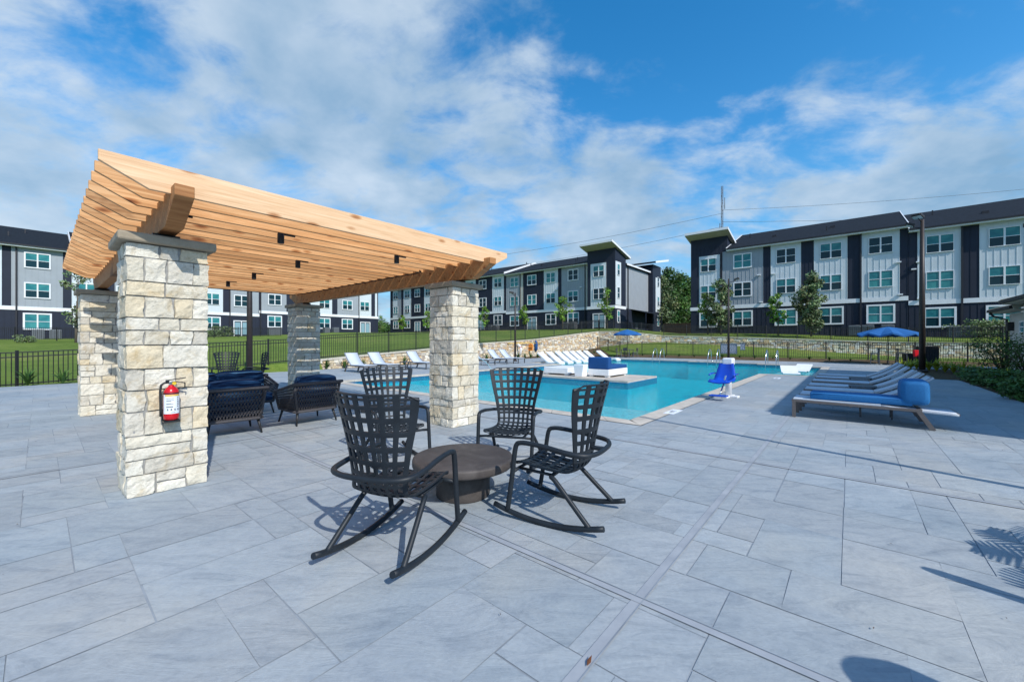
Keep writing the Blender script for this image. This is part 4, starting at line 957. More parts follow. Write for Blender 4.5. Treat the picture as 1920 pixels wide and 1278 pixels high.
def lattice_chair(label, rocker=True, group=None):
    t = thing('rocking_chair' if rocker else 'garden_chair', label, 'chair', group=group)
    # profile of the shell: (y, z, half width, wrap)
    prof = [(.29, .405, .245, .0), (.27, .428, .25, .01), (.10, .405, .245, .015), (-.10, .392, .235, .02), (-.215, .43, .225, .035), (-.265, .53, .225, .06), (-.30, .70, .25, .09), (-.345, .90, .298, .125), (-.385, 1.06, .334, .145), (-.40, 1.12, .338, .145)]
    def surf(s, u):
        y, z, w, c = catmull(prof, u); k = s * s
        e = 0
        if u > .93: e = .045 * max(0, abs(s) - .78) / .22 * (u - .93) / .07          # rounded top corners
        up = min(1, max(0, (u - .33) / .2))
        return (s * w, y + c * k * up, z - e + (.03 * k * (1 - up)))
    mb = lattice(7, 17, surf, .72, .52, .85)
    o = mb.build('shell', M['resin'], t); sd = o.modifiers.new('thickness', 'SOLIDIFY'); sd.thickness = .013; sd.offset = 0
    b = o.modifiers.new('soft', 'BEVEL'); b.width = .003; b.segments = 2; b.limit_method = 'ANGLE'; b.angle_limit = R(50)
    zr = lambda y: .022 + .30 * y * y
    for s in (-1, 1):
        if rocker:
            m = MB(); pts = [(s * .30, y, zr(y)) for y in [-.47 + .94 * k / 16 for k in range(17)]]; m.tube(pts, .0215, 10, sx=1.0); m.build('rocker', M['resin'], t)
        f = .0 if not rocker else zr(.33)
        m = MB(); m.tube(smooth_path([(s * .305, .34, f), (s * .31, .30, .30), (s * .315, .262, .57), (s * .318, .235, .628)], 5), .0205, 10); m.build('front_leg', M['resin'], t)
        g = .0 if not rocker else zr(-.36)
        m = MB(); m.tube(smooth_path([(s * .235, -.02, .372), (s * .25, -.07, .345), (s * .275, -.22, .20), (s * .298, -.365, g)], 5), .0195, 10); m.build('rear_leg', M['resin'], t)
    loop = [(.318, .235, .628), (.319, .16, .638), (.32, 0, .628), (.322, -.18, .605), (.29, -.31, .592), (.17, -.372, .588), (0, -.385, .588)]
    loop = loop + [(-x, y, z) for x, y, z in loop[-2::-1]]
    m = MB(); m.tube(smooth_path(loop, 5), .0195, 10); m.build('arm_loop', M['resin'], t)
    m = MB(); m.tube([(-.24, -.02, .372), (-.2, -.02, .378), (.2, -.02, .378), (.24, -.02, .372)], .0165, 8)
    m.tube([(-.31, .285, .385), (-.22, .285, .392), (.22, .285, .392), (.31, .285, .385)], .014, 8); m.tube([(-.2, .285, .39), (-.2, -.02, .376)], .013, 8); m.tube([(.2, .285, .39), (.2, -.02, .376)], .013, 8)
    m.build('seat_frame', M['resin'], t)
    m = MB(); m.box(-.03, .03, -.385, -.285, .576, .60); m.build('back_bracket', M['resin'], t, bevel=.004)
    return t
def face(az): return -R(az)                     # local +y turned to the compass angle az (clockwise from +Y)
rc = lattice_chair('charcoal lattice rocking chair nearest the camera, its back turned', True, 'rocking chairs round the low table')
rc.location = (-.82, 2.88, 0); rc.rotation_euler = (0, 0, face(20))
GR = 'rocking chairs round the low table'
copy_tree(rc, (.41, 3.40, 0), face(-60), 'charcoal lattice rocking chair right of the low table, seen side-on', GR)
copy_tree(rc, (-.01, 4.72, 0), face(194), 'charcoal lattice rocking chair behind the low table, facing the camera in front of the pool', GR)
copy_tree(rc, (-1.43, 4.88, 0), face(142), 'charcoal lattice rocking chair left of the low table, between it and the pergola', GR)
gc = lattice_chair('pale-lit lattice chair by the left fence, behind the navy sofa', True, 'lattice chairs by the fence')
gc.location = (-8.8, 12.3, 0); gc.rotation_euler = (0, 0, face(150))
copy_tree(gc, (-8.05, 12.5, 0), face(-115), 'dark lattice chair beside the brown pole, behind the navy sofa', 'lattice chairs by the fence')

def fire_table():
    t = thing('round_table', 'low round dark concrete table on a drum base between the rocking chairs', 'table', (-.466, 3.82, 0))
    m = MB(); m.lathe([(.43, .275), (.468, .283), (.475, .30), (.475, .342), (.468, .358), (.45, .363), (.02, .363)], 64); m.build('table_top', M['firetable'], t)
    m = MB(); m.lathe([(.25, 0), (.255, .01), (.255, .275)], 48); m.build('base', M['firetable'], t)
fire_table()

# lounge set under the pergola: rope-woven frames, navy cushions
def rope_panel(p00, p10, p11, p01, nu, nv, t, name='rope_weave', bow=0.0, n=None):
    P4 = [Vector(p) for p in (p00, p10, p11, p01)]; m = MB(); m.smooth = False
    nrm = (P4[1] - P4[0]).cross(P4[3] - P4[0]).normalized()
    def pt(u, v): return P4[0] * (1 - u) * (1 - v) + P4[1] * u * (1 - v) + P4[2] * u * v + P4[3] * (1 - u) * v + nrm * bow * math.sin(u * math.pi)
    r = .0062
    for k in range(-nv, nu + nv):                      # two crossing families of diagonal cords
        for sgn in (1, -1):
            pts = []
            for i in range(nv * 2 + 1):
                v = i / (nv * 2); u = (k + (.5 * nv * v if sgn > 0 else .5 * nv * (1 - v))) / nu
                if -1e-6 <= u <= 1 + 1e-6: pts.append(pt(u, v) + nrm * .004 * sgn)
            if len(pts) > 1: m.tube(pts, r, 5)
    for k in range(1, nv):
        if k % 2 == 0: m.tube([pt(i / 6, k / nv) for i in range(7)], r * .8, 5)
    return m.build(name, M['rope'], t)
def cushion(t, x0, x1, y0, y1, z0, z1, mat, name, rx=0, puff=.02, rad=.05):
    bm = bmesh.new(); bmesh.ops.create_cube(bm, size=1); 
    for v in bm.verts: v.co = Vector((v.co.x * (x1 - x0), v.co.y * (y1 - y0), v.co.z * (z1 - z0)))
    bmesh.ops.subdivide_edges(bm, edges=bm.edges[:], cuts=5, use_grid_fill=True)
    sx, sy, sz = (x1 - x0) / 2, (y1 - y0) / 2, (z1 - z0) / 2
    for v in bm.verts:
        a, b, c = v.co.x / sx, v.co.y / sy, v.co.z / sz
        k = [max(0, 1 - a * a), max(0, 1 - b * b), max(0, 1 - c * c)]
        if abs(c) > .99: v.co.z += (1 if c > 0 else -1) * puff * k[0] ** .5 * k[1] ** .5
        if abs(b) > .99: v.co.y += (1 if b > 0 else -1) * puff * k[0] ** .5 * k[2] ** .5
        if abs(a) > .99: v.co.x += (1 if a > 0 else -1) * puff * k[1] ** .5 * k[2] ** .5
        v.co += noise.noise_vector(v.co * 5 + Vector((x0 * 7, y0 * 3, z0))) * .006
    me = bpy.data.meshes.new(name); bm.to_mesh(me); bm.free(); me.materials.append(mat)
    me.polygons.foreach_set('use_smooth', [True] * len(me.polygons))
    o = bpy.data.objects.new(name, me); C.objects.link(o); o.parent = t; o.location = ((x0 + x1) / 2, (y0 + y1) / 2, (z0 + z1) / 2); o.rotation_euler = (rx, 0, 0)
    b = o.modifiers.new('soft', 'BEVEL'); b.width = rad; b.segments = 3; b.limit_method = 'ANGLE'; b.angle_limit = R(50)
    return o
def rope_seat(name, label, cat, W, n_cush, group=None):
    # local: +y is the way it faces, back on the -y side; origin at the centre of its footprint
    t = thing(name, label, cat, group=group); h = W / 2; D = .38
    top = [(-h - .03, .33, .56), (-h - .05, .0, .62), (-h - .03, -.36, .71), (-h + .06, -.43, .725), (h - .06, -.43, .725), (h + .03, -.36, .71), (h + .05, .0, .62), (h + .03, .33, .56)]
    m = MB(); m.tube(smooth_path(top, 4), .026, 8); m.build('top_rail', M['rope'], t)
    m = MB(); m.tube([(-h + .05, .33, .24), (-h + .03, -.30, .24), (-h + .09, -.345, .24), (h - .09, -.345, .24), (h - .03, -.30, .24), (h - .05, .33, .24), (-h + .05, .33, .24)], .024, 8)
    for s in (-1, 1): m.tube([(s * (h + .0), -.385, .70), (s * (h - .06), -.33, .25)], .022, 8); m.tube([(s * (h + .03), .33, .56), (s * (h - .05), .33, .24)], .024, 8)
    m.box(-h + .05, h - .05, -.32, .33, .235, .26); m.build('seat_frame', M['rope'], t)
    rope_panel((h - .07, -.345, .25), (-h + .07, -.345, .25), (-h + .01, -.42, .715), (h - .01, -.42, .715), max(9, int(W / .048)), 10, t)
    rope_panel((-h + .04, -.31, .25), (-h + .05, .33, .25), (-h - .03, .33, .56), (-h - .02, -.37, .70), 15, 8, t); rope_panel((h - .05, .33, .25), (h - .04, -.31, .25), (h + .02, -.37, .70), (h + .03, .33, .56), 15, 8, t)
    for sx in (-1, 1):
        for sy in (-1, 1):
            m = MB(); m.tube([(sx * (h - .09), sy * .28, .245), (sx * (h - .045), sy * .345, 0)], [.024, .014], 8); m.build('leg', M['black'], t)
    w = (W - .12) / n_cush
    for k in range(n_cush):
        x0 = -h + .06 + k * w
        cushion(t, x0 + .008, x0 + w - .008, -.26, .36, .27, .42, M['navy'], 'seat_cushion')
        cushion(t, x0 + .01, x0 + w - .01, -.365, -.19, .41, .83, M['navy'], 'back_cushion', rx=R(9), puff=.035)
    return t
sofa = rope_seat('sofa', 'two-seat rope-woven sofa with navy striped cushions under the pergola', 'sofa', 1.75, 2)
sofa.location = P(1.75, 4.25, 0); sofa.rotation_euler = (0, 0, TH + math.pi)
ch = rope_seat('rope_armchair', 'rope-woven armchair with navy cushions directly right of the nearest stone pillar, back turned', 'armchair', .80, 1, 'rope armchairs under the pergola')
ch.location = P(1.45, 2.46, 0); ch.rotation_euler = (0, 0, TH - R(4))
copy_tree(ch, P(2.66, 2.50, 0), TH + R(3), 'rope-woven armchair with navy cushions nearer the rocking chairs, back turned', 'rope armchairs under the pergola')

# sling loungers on the deck
def lounger(label, back=40, frame='greyframe', group=None, w=.66, arms=False, zs=.345):
    # local: foot at y = 0, head at y = 1.95
    t = thing('sun_lounger', label, 'sun lounger', group=group); h = w / 2; f = M[frame]
    m = MB()
    for s in (-1, 1): m.bar((s * h, 0, zs - .025), (s * h, 1.62, zs - .04), .035, .05)
    m.bar((-h, .02, zs - .025), (h, .02, zs - .025), .05, .04); m.bar((-h, 1.6, zs - .04), (h, 1.6, zs - .04), .05, .04); m.bar((-h, .8, zs - .06), (h, .8, zs - .06), .03, .03)
    m.build('frame', f, t, bevel=.005)
    for s in (-1, 1):
        m = MB(); m.bar((s * h, .03, zs - .04), (s * h, .03, 0), .05, .05); m.build('leg', f, t)
        m = MB(); m.bar((s * h, 1.58, zs - .04), (s * h, 1.74, 0), .05, .06); m.build('leg', f, t)
    m = MB(); m.box(-h - .008, h + .008, .02, 1.16, zs - .022, zs + .016); m.build('sling_seat', M['sling'], t)
    a = R(back); prof = []; m = MB(); m.smooth = True; k = 10
    for i in range(k + 1):
        s = .84 * i / k; bend = .05 * math.sin(i / k * math.pi) * (1 if back > 8 else .2); prof.append((1.16 + s * math.cos(a) + bend * math.sin(a), zs + .01 + s * math.sin(a) - bend * math.cos(a) * .8))
    for (y0, z0), (y1, z1) in zip(prof, prof[1:]): m.poly([(-h - .006, y0, z0), (h + .006, y0, z0), (h + .006, y1, z1), (-h - .006, y1, z1)])
    o = m.build('sling_back', M['sling'], t, weld=True); sd = o.modifiers.new('thickness', 'SOLIDIFY'); sd.thickness = .034
    m = MB()
    for s in (-1, 1): m.tube([(s * (h - .01), y, z - .012) for y, z in prof], .017, 6)
    m.tube([(-h + .01, prof[-1][0], prof[-1][1] - .012), (h - .01, prof[-1][0], prof[-1][1] - .012)], .015, 6); m.build('back_frame', f, t)
    if back > 8:
        m = MB(); ym, zm = prof[5]
        for s in (-1, 1): m.bar((s * (h - .06), ym, zm - .02), (s * (h - .06), 1.58, zs - .03), .02, .03)
        m.build('back_strut', f, t)
    return t
dl = lounger('grey lounger standing at the far left of the row before the long stone wall', 42, 'greyframe', 'grey loungers along the stone wall')
spots = [(9.3, 'farthest left along the long stone wall'), (10.5, 'second from the left along the long stone wall'), (12.8, 'third from the left along the long stone wall'),
         (17.4, 'peeping out right of the near right pillar'), (19.2, 'left one of the pair by the wall lamp pole'), (20.35, 'right one of the pair by the wall lamp pole')]
for k, (a, d) in enumerate(spots):
    lab = 'grey sling lounger ' + d
    if k == 0: dl.location = P(a, 11.7, 0); dl.rotation_euler = (0, 0, TH); dl['label'] = lab
    else: copy_tree(dl, P(a, 11.7, 0), TH, lab, 'grey loungers along the stone wall')
# right-hand row, feet towards the pool (local +y along -v)
RL = TH + math.pi
fl = lounger('taupe lounger with a blue cushion and bolster, nearest of the right row, back laid flat', -4, 'taupe', None); fl.location = P(9.2, -4.22, 0); fl.rotation_euler = (0, 0, RL); fl.scale = (1, 1.09, 1)
def blue_cushion():
    t = thing('lounge_cushion', 'long bright blue pad with a thick bolster lying on the nearest right lounger', 'cushion', P(9.2, -4.22, .365), RL)
    cushion(t, -.28, .28, .28, 1.66, 0, .12, M['bluefab'], 'pad', puff=.012, rad=.03); cushion(t, -.29, .29, 1.52, 1.86, .03, .42, M['bluefab'], 'bolster', puff=.02, rad=.05)
    for s in (-.284, .284): m = MB(); m.tube([(s, .32, .105), (s, 1.5, .105)], .006, 6); m.build('piping', M['umbblue'], t)
blue_cushion()
rl = lounger('x', 33, 'taupe', 'loungers in a row at the right'); rs = [10.15, 11.35, 12.45, 13.9, 15.3, 16.5]
dsc = ['directly behind the blue cushion', 'second behind the blue cushion', 'third behind the blue cushion', 'fourth behind the blue cushion', 'second from the far end of the right row', 'farthest of the right row']
for k, a in enumerate(rs):
    lab = 'pale sling lounger with raised curved back, ' + dsc[k]; loc = P(a, -4.25, 0)
    if k == 0: rl.location = loc; rl.rotation_euler = (0, 0, RL); rl['label'] = lab; rl.scale = (1, 1.05, 1)
    else: copy_tree(rl, loc, RL, lab, 'loungers in a row at the right')
def side_table():
    t = thing('side_table', 'x', 'table', group='low mesh side tables'); m = MB(); m.box(-.2, .2, -.25, .25, .40, .425)
    m.build('table_top', M['greyframe'], t, bevel=.006)
    for x in (-.17, .17):
        for y in (-.22, .22): m = MB(); m.box(x - .014, x + .014, y - .014, y + .014, 0, .40); m.build('leg', M['greyframe'], t)
    return t
st_ = side_table()
for k, (loc, lab) in enumerate(((P(9.85, -5.45), 'low dark side table between the blue-cushioned lounger and the one behind it'), (P(11.9, -5.3), 'low dark side table between second and third loungers behind the blue cushion'), (P(14.6, -5.3), 'low dark side table in the far half of the right lounger row'), (P(11.6, 12.3), 'low dark side table between grey loungers before the long stone wall'), (P(16.6, 12.2), 'low dark side table just right of the near right pillar'))):
    if k == 0: st_.location = loc; st_.rotation_euler = (0, 0, TH); st_['label'] = lab
    else: copy_tree(st_, loc, TH, lab)

# white moulded loungers standing in the shallow water
def ledge_lounger():
    t = thing('ledge_lounger', 'x', 'sun lounger', group='white loungers standing in the shallow water'); w = .34
    pr = [(0, .10), (.25, .22), (.6, .13), (.95, .16), (1.25, .36), (1.85, .80)]; th = .10
    prof = smooth_path(pr, 4); m = MB(); pts = [(y, z) for y, z in prof] + [(y + .02, z - th) for y, z in prof[::-1]]
    i = len(m.v)
    m.smooth = True
    for (y0, z0), (y1, z1) in zip(prof, prof[1:]): m.poly([(-w, y0, z0), (w, y0, z0), (w, y1, z1), (-w, y1, z1)]); m.poly([(-w, y0 + .02, z0 - th), (-w, y1 + .02, z1 - th), (w, y1 + .02, z1 - th), (w, y0 + .02, z0 - th)])
    m.smooth = False
    for s in (-w, w):
        for (y0, z0), (y1, z1) in zip(prof, prof[1:]): m.poly([(s, y0, z0), (s, y1, z1), (s, y1 + .02, z1 - th), (s, y0 + .02, z0 - th)])
    for k in (0, -1): y, z = prof[k]; m.poly([(-w, y, z), (w, y, z), (w, y + .02, z - th), (-w, y + .02, z - th)])
    m.build('shell', M['white'], t); m = MB(); m.box(-.28, .28, .7, 1.3, -.22, .08); m.build('base', M['white'], t, bevel=.02)
    return t
ll = ledge_lounger(); las = [22.3, 23.4, 24.5, 25.5, 26.5, 27.5, 28.6, 29.8]
for k, a in enumerate(las):
    lab = 'white moulded lounger in the shallow water, %s from the left of the row' % ORD[k]
    loc = P(a, 9.75 if k < 7 else 9.2, -.10)
    if k == 0: ll.location = loc; ll.rotation_euler = (0, 0, TH); ll['label'] = lab
    else: copy_tree(ll, loc, TH, lab)
la = ledge_lounger(); la['group'] = 'white loungers in the right shallow end'; la.location = P(22.2, -3.0, -.10); la.rotation_euler = (0, 0, TH - R(80)); la.scale = (1, 1, .42); la['label'] = 'white moulded lounger in the right shallow end, nearer one'
copy_tree(la, P(24.4, -3.05, -.10), TH - R(95), 'white moulded lounger in the right shallow end, farther one', scale=(1, 1, .42))

def daybed(name, label, loc, rz, L, W, back, cush):
    t = thing(name, label, 'daybed', loc, rz); m = MB(); m.box(0, L, 0, W, .06, .32); m.build('base', M['white'], t, bevel=.025)
    for x in (.06, L - .22):
        for y in (.05, W - .21): m = MB(); m.box(x, x + .16, y, y + .16, 0, .07); m.build('foot', M['white'], t)
    if cush:
        cushion(t, .26, L - .02, .02, W - .02, .32, .47, M['royal'], 'seat_cushion', puff=.01, rad=.03); cushion(t, .0, .27, .01, W - .01, .32, .80, M['royal'], 'back_cushion', puff=.012, rad=.04)
    return t
daybed('daybed', 'white daybed with royal blue cushions on the paved island in the pool', P(14.13, 2.25, .008), TH, 1.75, .95, True, True)
daybed('daybed', 'white low daybed base without cushions on the left of the pool island', P(13.95, 4.05, .008), TH, 1.55, 1.25, False, False)
def tub():
    t = thing('side_planter', 'white tapered tub table between the two daybeds on the pool island', 'tub table', P(13.95, 3.42, .008), TH)
    m = MB(); m.extrude([(-.17, 0), (.17, 0), (.235, .5), (-.235, .5)], -.2, .2, 'x'); m.build('body', M['white'], t, bevel=.02)
tub()

def pool_lift():
    p = G(1366, 744); t = thing('pool_lift', 'blue seat pool lift on a white post at the pool edge', 'pool lift', p, math.pi - R(44))
    # local: +y the way the seat faces (towards the water)
    m = MB(); m.box(-.24, .24, -.10, .10, 0, .05); m.box(-.06, .06, -.35, .35, 0, .04); m.build('base', M['white'], t, bevel=.012)
    m = MB(); m.lathe([(.075, .04), (.075, .83), (.06, .85)], 20); m.build('post', M['white'], t)
    m = MB(); m.box(-.12, .12, -.14, .12, .84, 1.02); m.build('control_box', M['white'], t, bevel=.03)
    m = MB(); m.tube([(0, 0, .74), (0, .18, .62), (0, .34, .42)], .03, 10); m.tube([(0, .30, .46), (0, .62, .20), (0, .70, .12)], .02, 8); m.build('arm', M['steel'], t)
    m = MB(); m.smooth = True; pr = smooth_path([(.78, .40), (.62, .44), (.42, .41), (.27, .47), (.20, .62), (.15, .80), (.14, .86)], 4)
    for (y0, z0), (y1, z1) in zip(pr, pr[1:]):
        for s0, s1 in ((-1, -.6), (-.6, 0), (0, .6), (.6, 1)):
            k = lambda s: .035 * s * s; wd = lambda z: .25 if z < .5 else .25 - .09 * (z - .5) / .4
            m.poly([(s0 * wd(z0), y0 + k(s0), z0 + k(s0)), (s1 * wd(z0), y0 + k(s1), z0 + k(s1)), (s1 * wd(z1), y1 + k(s1), z1 + k(s1)), (s0 * wd(z1), y1 + k(s0), z1 + k(s0))])
    o = m.build('seat', M['liftblue'], t, weld=True); sd = o.modifiers.new('thickness', 'SOLIDIFY'); sd.thickness = .03
    for s in (-1, 1): m = MB(); m.tube([(s * .27, .18, .62), (s * .28, .45, .63), (s * .28, .62, .60)], .02, 8); m.build('armrest', M['liftblue'], t)
    m = MB(); m.box(-.2, .2, .70, .92, .10, .13); m.build('footrest', M['liftblue'], t, bevel=.012)
pool_lift()

def handrail(label, loc, rz, g='steel grab rails at the pool steps'):
    t = thing('grab_rail', label, 'handrail', loc, rz, g)
    for s in (-.28, .28):
        m = MB(); m.tube(smooth_path([(s, .42, .0), (s, .40, .55), (s, .28, .82), (s, .02, .90), (s, -.30, .68), (s, -.52, .2), (s, -.56, -.4)], 5), .024, 10); m.build('rail', M['steel'], t)
        m = MB(); m.lathe([(.05, .006), (.05, .02), (.028, .03)], 14, (s, .42)); m.build('flange', M['steel'], t)
for px, a, lab in ((1234, 31.0, 'steel grab rail at the far pool edge, leftmost of three, below the lawn'), (1338, 30.3, 'steel grab rail at the far pool edge, middle one beside the far lamp pole'), (1447, 29.5, 'steel grab rail at the far pool edge, rightmost of three')):
    handrail(lab, P(a + .12, b_at(px, a), 0), ROT_V)
def jet():
    t = thing('water_jet', 'thin arc of water springing from the left deck edge into the pool', 'water jet', P(12.6, 9.35, 0), TH); m = MB()
    m.tube(smooth_path([(0, 0, .0), (.0, -.5, .55), (.0, -1.1, .72), (0, -1.8, .5), (0, -2.4, -.1)], 6), .014, 8); m.build('arc', M['jet'], t); m = MB(); m.lathe([(.05, .006), (.05, .014), (.02, .02)], 14); m.build('nozzle', M['steel'], t)
t_ = MT('water_arc', (0.30, 0.52, 0.58), 0.15, spec=0.6); M['jet'] = t_.m
jet()
# ================================================================ POLES, PARASOLS, SIGNS, RESCUE GEAR
def ground_z(a, b):
    return 0.0
def lamp_pole(label, loc, h, r, heads, mat='bronze', foot=True):
    t = thing('lamp_pole', label, 'lamp pole', loc); m = MB(); m.lathe([(r * 1.15, 0), (r, h * .5), (r * .72, h)], 16); m.build('pole', M[mat], t)
    if foot: m = MB(); m.lathe([(r * 2.2, 0), (r * 2.2, .06), (r * 1.5, .10), (r * 1.2, .12)], 16); m.build('base', M[mat], t)
    for rz, tilt, z, arm in heads:
        m = MB(); c, s = math.cos(rz), math.sin(rz)
        m.tube([(0, 0, z), (c * arm * .6, s * arm * .6, z + .08), (c * arm, s * arm, z + .16)], .022, 8); m.build('arm', M[mat], t)
        m = MB(); m.box(-.19, .19, -.15, .15, -.06, .06); m.box(-.15, .15, .15, .19, -.04, .04)
        o = m.build('floodlight', M[mat], t, bevel=.015); o.location = (c * arm, s * arm, z + .22); o.rotation_euler = (tilt, 0, rz - math.pi / 2)
        g = MB(); g.box(-.165, .165, -.125, .125, -.068, -.058); g.build('lens', M['lens'], o)
    return t
p = G(1729, 697); lamp_pole('tall dark floodlight pole standing in the yellow-green plants behind the right loungers', (p.x, p.y, 0), 7.25, .105, [(R(200), R(25), 7.15, .35), (R(140), R(25), 6.85, .40)])
lamp_pole('slim dark lamp pole at the far pool deck with a double curved arm', P(34.0, b_at(1366, 34.0), 0), 6.3, .075, [(R(-40), R(20), 6.0, .55), (R(140), R(15), 5.6, .5)])
lamp_pole('brown lamp pole beside the white life ring on the long stone wall', P(22.0, b_at(966, 22.0) , 0), 5.0, .07, [(R(180), R(10), 4.8, .25)])
lamp_pole('brown pole by the left fence behind the navy sofa, rising behind the pergola', P(7.0, 14.7, 0) if False else Vector(((468 - CX) / F * 15.5, 15.5, 0)), 5.6, .095, [(R(250), R(20), 5.4, .35)])
lamp_pole('brown lamp pole outside the view that throws the long thin shadow on the paving', (5.91, 2.77, 0), 5.5, .05, [])

def parasol(label, loc, w, ztop, drop, col='umbblue', rz=0, n=8, sag=.10):
    t = thing('parasol', label, 'parasol', loc, rz); m = MB(); m.tube([(0, 0, 0), (0, 0, ztop - .02)], .024, 10); m.build('pole', M['black'], t)
    m = MB(); m.lathe([(.26, 0), (.26, .05), (.06, .09), (.05, .25)], 20); m.build('base', M['black'], t)
    m = MB(); r = w / 2; K = 6; rings = []
    for k in range(K + 1):
        f = k / K; rg = []
        for j in range(n * 4):
            an = 2 * math.pi * j / (n * 4); q = abs(((j / 4) % 1) - .5) * 2           # 1 at a rib, 0 midway
            rr = r * f * (1 - .055 * (1 - q)); z = ztop - drop * f ** 1.12 - sag * f * f * (1 - q) * .35 + .02 * math.sin(f * math.pi)
            rg.append(m.add((rr * math.cos(an), rr * math.sin(an), z)))
        rings.append(rg)
    for A, B in zip(rings, rings[1:]):
        for j in range(n * 4): m.face((A[j], B[j], B[(j + 1) % (n * 4)], A[(j + 1) % (n * 4)]))
    A = rings[-1]; dr = []
    for i in A: x, y, z = m.v[i]; dr.append(m.add((x * 1.002, y * 1.002, z - .10)))
    for j in range(n * 4): m.face((A[j], dr[j], dr[(j + 1) % (n * 4)], A[(j + 1) % (n * 4)]))
    m.build('canopy', M[col], t)
    for j in range(n): an = 2 * math.pi * j / n; m = MB(); m.tube([(0, 0, ztop - .06), (r * .97 * math.cos(an), r * .97 * math.sin(an), ztop - drop - .02)], .010, 5); m.build('rib', M['black'], t)
    m = MB(); m.lathe([(.03, ztop - .02), (.045, ztop + .02), (.02, ztop + .07)], 12); m.build('finial', M['black'], t)
    return t
def bar_table(label, loc, h, r, rz=0):
    t = thing('patio_table', label, 'table', loc, rz); m = MB(); m.box(-r, r, -r, r, h - .04, h); m.build('table_top', M['greyframe'], t, bevel=.01)
    for x in (-1, 1):
        for y in (-1, 1): m = MB(); m.bar((x * (r - .05), y * (r - .05), 0), (x * (r - .06), y * (r - .06), h - .04), .05, .05); m.build('leg', M['greyframe'], t)
    return t
def stool(label, group, h=.72, back=False):
    t = thing('patio_stool' if not back else 'patio_chair', label, 'stool' if not back else 'chair', group=group); m = MB(); m.box(-.2, .2, -.2, .2, h - .035, h); m.build('seat', M['greyframe'], t, bevel=.01)
    for x in (-1, 1):
        for y in (-1, 1): m = MB(); m.bar((x * .22, y * .22, 0), (x * .17, y * .17, h - .03), .035, .035); m.build('leg', M['greyframe'], t)
    m = MB()
    for s in (-1, 1): m.bar((-.2, s * .2, .22), (.2, s * .2, .22), .025, .025); m.bar((s * .2, -.2, .25), (s * .2, .2, .25), .025, .025)
    m.build('foot_rail', M['greyframe'], t)
    if back:
        m = MB(); m.box(-.2, .2, -.21, -.18, h + .12, h + .40); m.bar((-.18, -.2, h), (-.18, -.2, h + .4), .03, .03); m.bar((.18, -.2, h), (.18, -.2, h + .4), .03, .03); m.build('backrest', M['greyframe'], t)
    return t
c1 = P(34.2, b_at(1176, 34.2), 0); parasol('small blue parasol over a dark table in front of the curved stone wall', c1, 2.5, 2.55, .42, rz=R(20))
bar_table('dark table under the small blue parasol by the curved wall', c1, .74, .45, TH)
s0 = stool('x', 'dark chairs under the far blue parasol', .46, True)
for k, (dx, dy, rz) in enumerate(((-.75, .1, -90), (.75, .1, 90), (.1, .8, 180))):
    lab = 'dark chair at the table under the small blue parasol, ' + ('left side', 'right side', 'far side')[k]; loc = c1 + Vector((dx, dy, 0))
    if k == 0: s0.location = loc; s0.rotation_euler = (0, 0, R(rz)); s0['label'] = lab
    else: copy_tree(s0, loc, R(rz), lab)
c2 = G(1665, 683) ; c2.z = 0; parasol('wide blue parasol over bar stools beyond the right loungers', c2, 3.0, 2.38, .40, rz=R(10), n=8, sag=.5)
bar_table('tall dark bar table under the wide blue parasol', c2, 1.02, .50, TH)
s1 = stool('x', 'bar stools under the wide blue parasol', .74)
for k, (dx, dy) in enumerate(((-1.0, -.2), (.0, -.95), (.95, .2))):
    lab = 'dark bar stool under the wide blue parasol, ' + ('left of the table', 'in front of the table', 'right of the table')[k]; loc = c2 + Vector((dx, dy, 0))
    if k == 0: s1.location = loc; s1.rotation_euler = (0, 0, TH); s1['label'] = lab
    else: copy_tree(s1, loc, TH, lab)

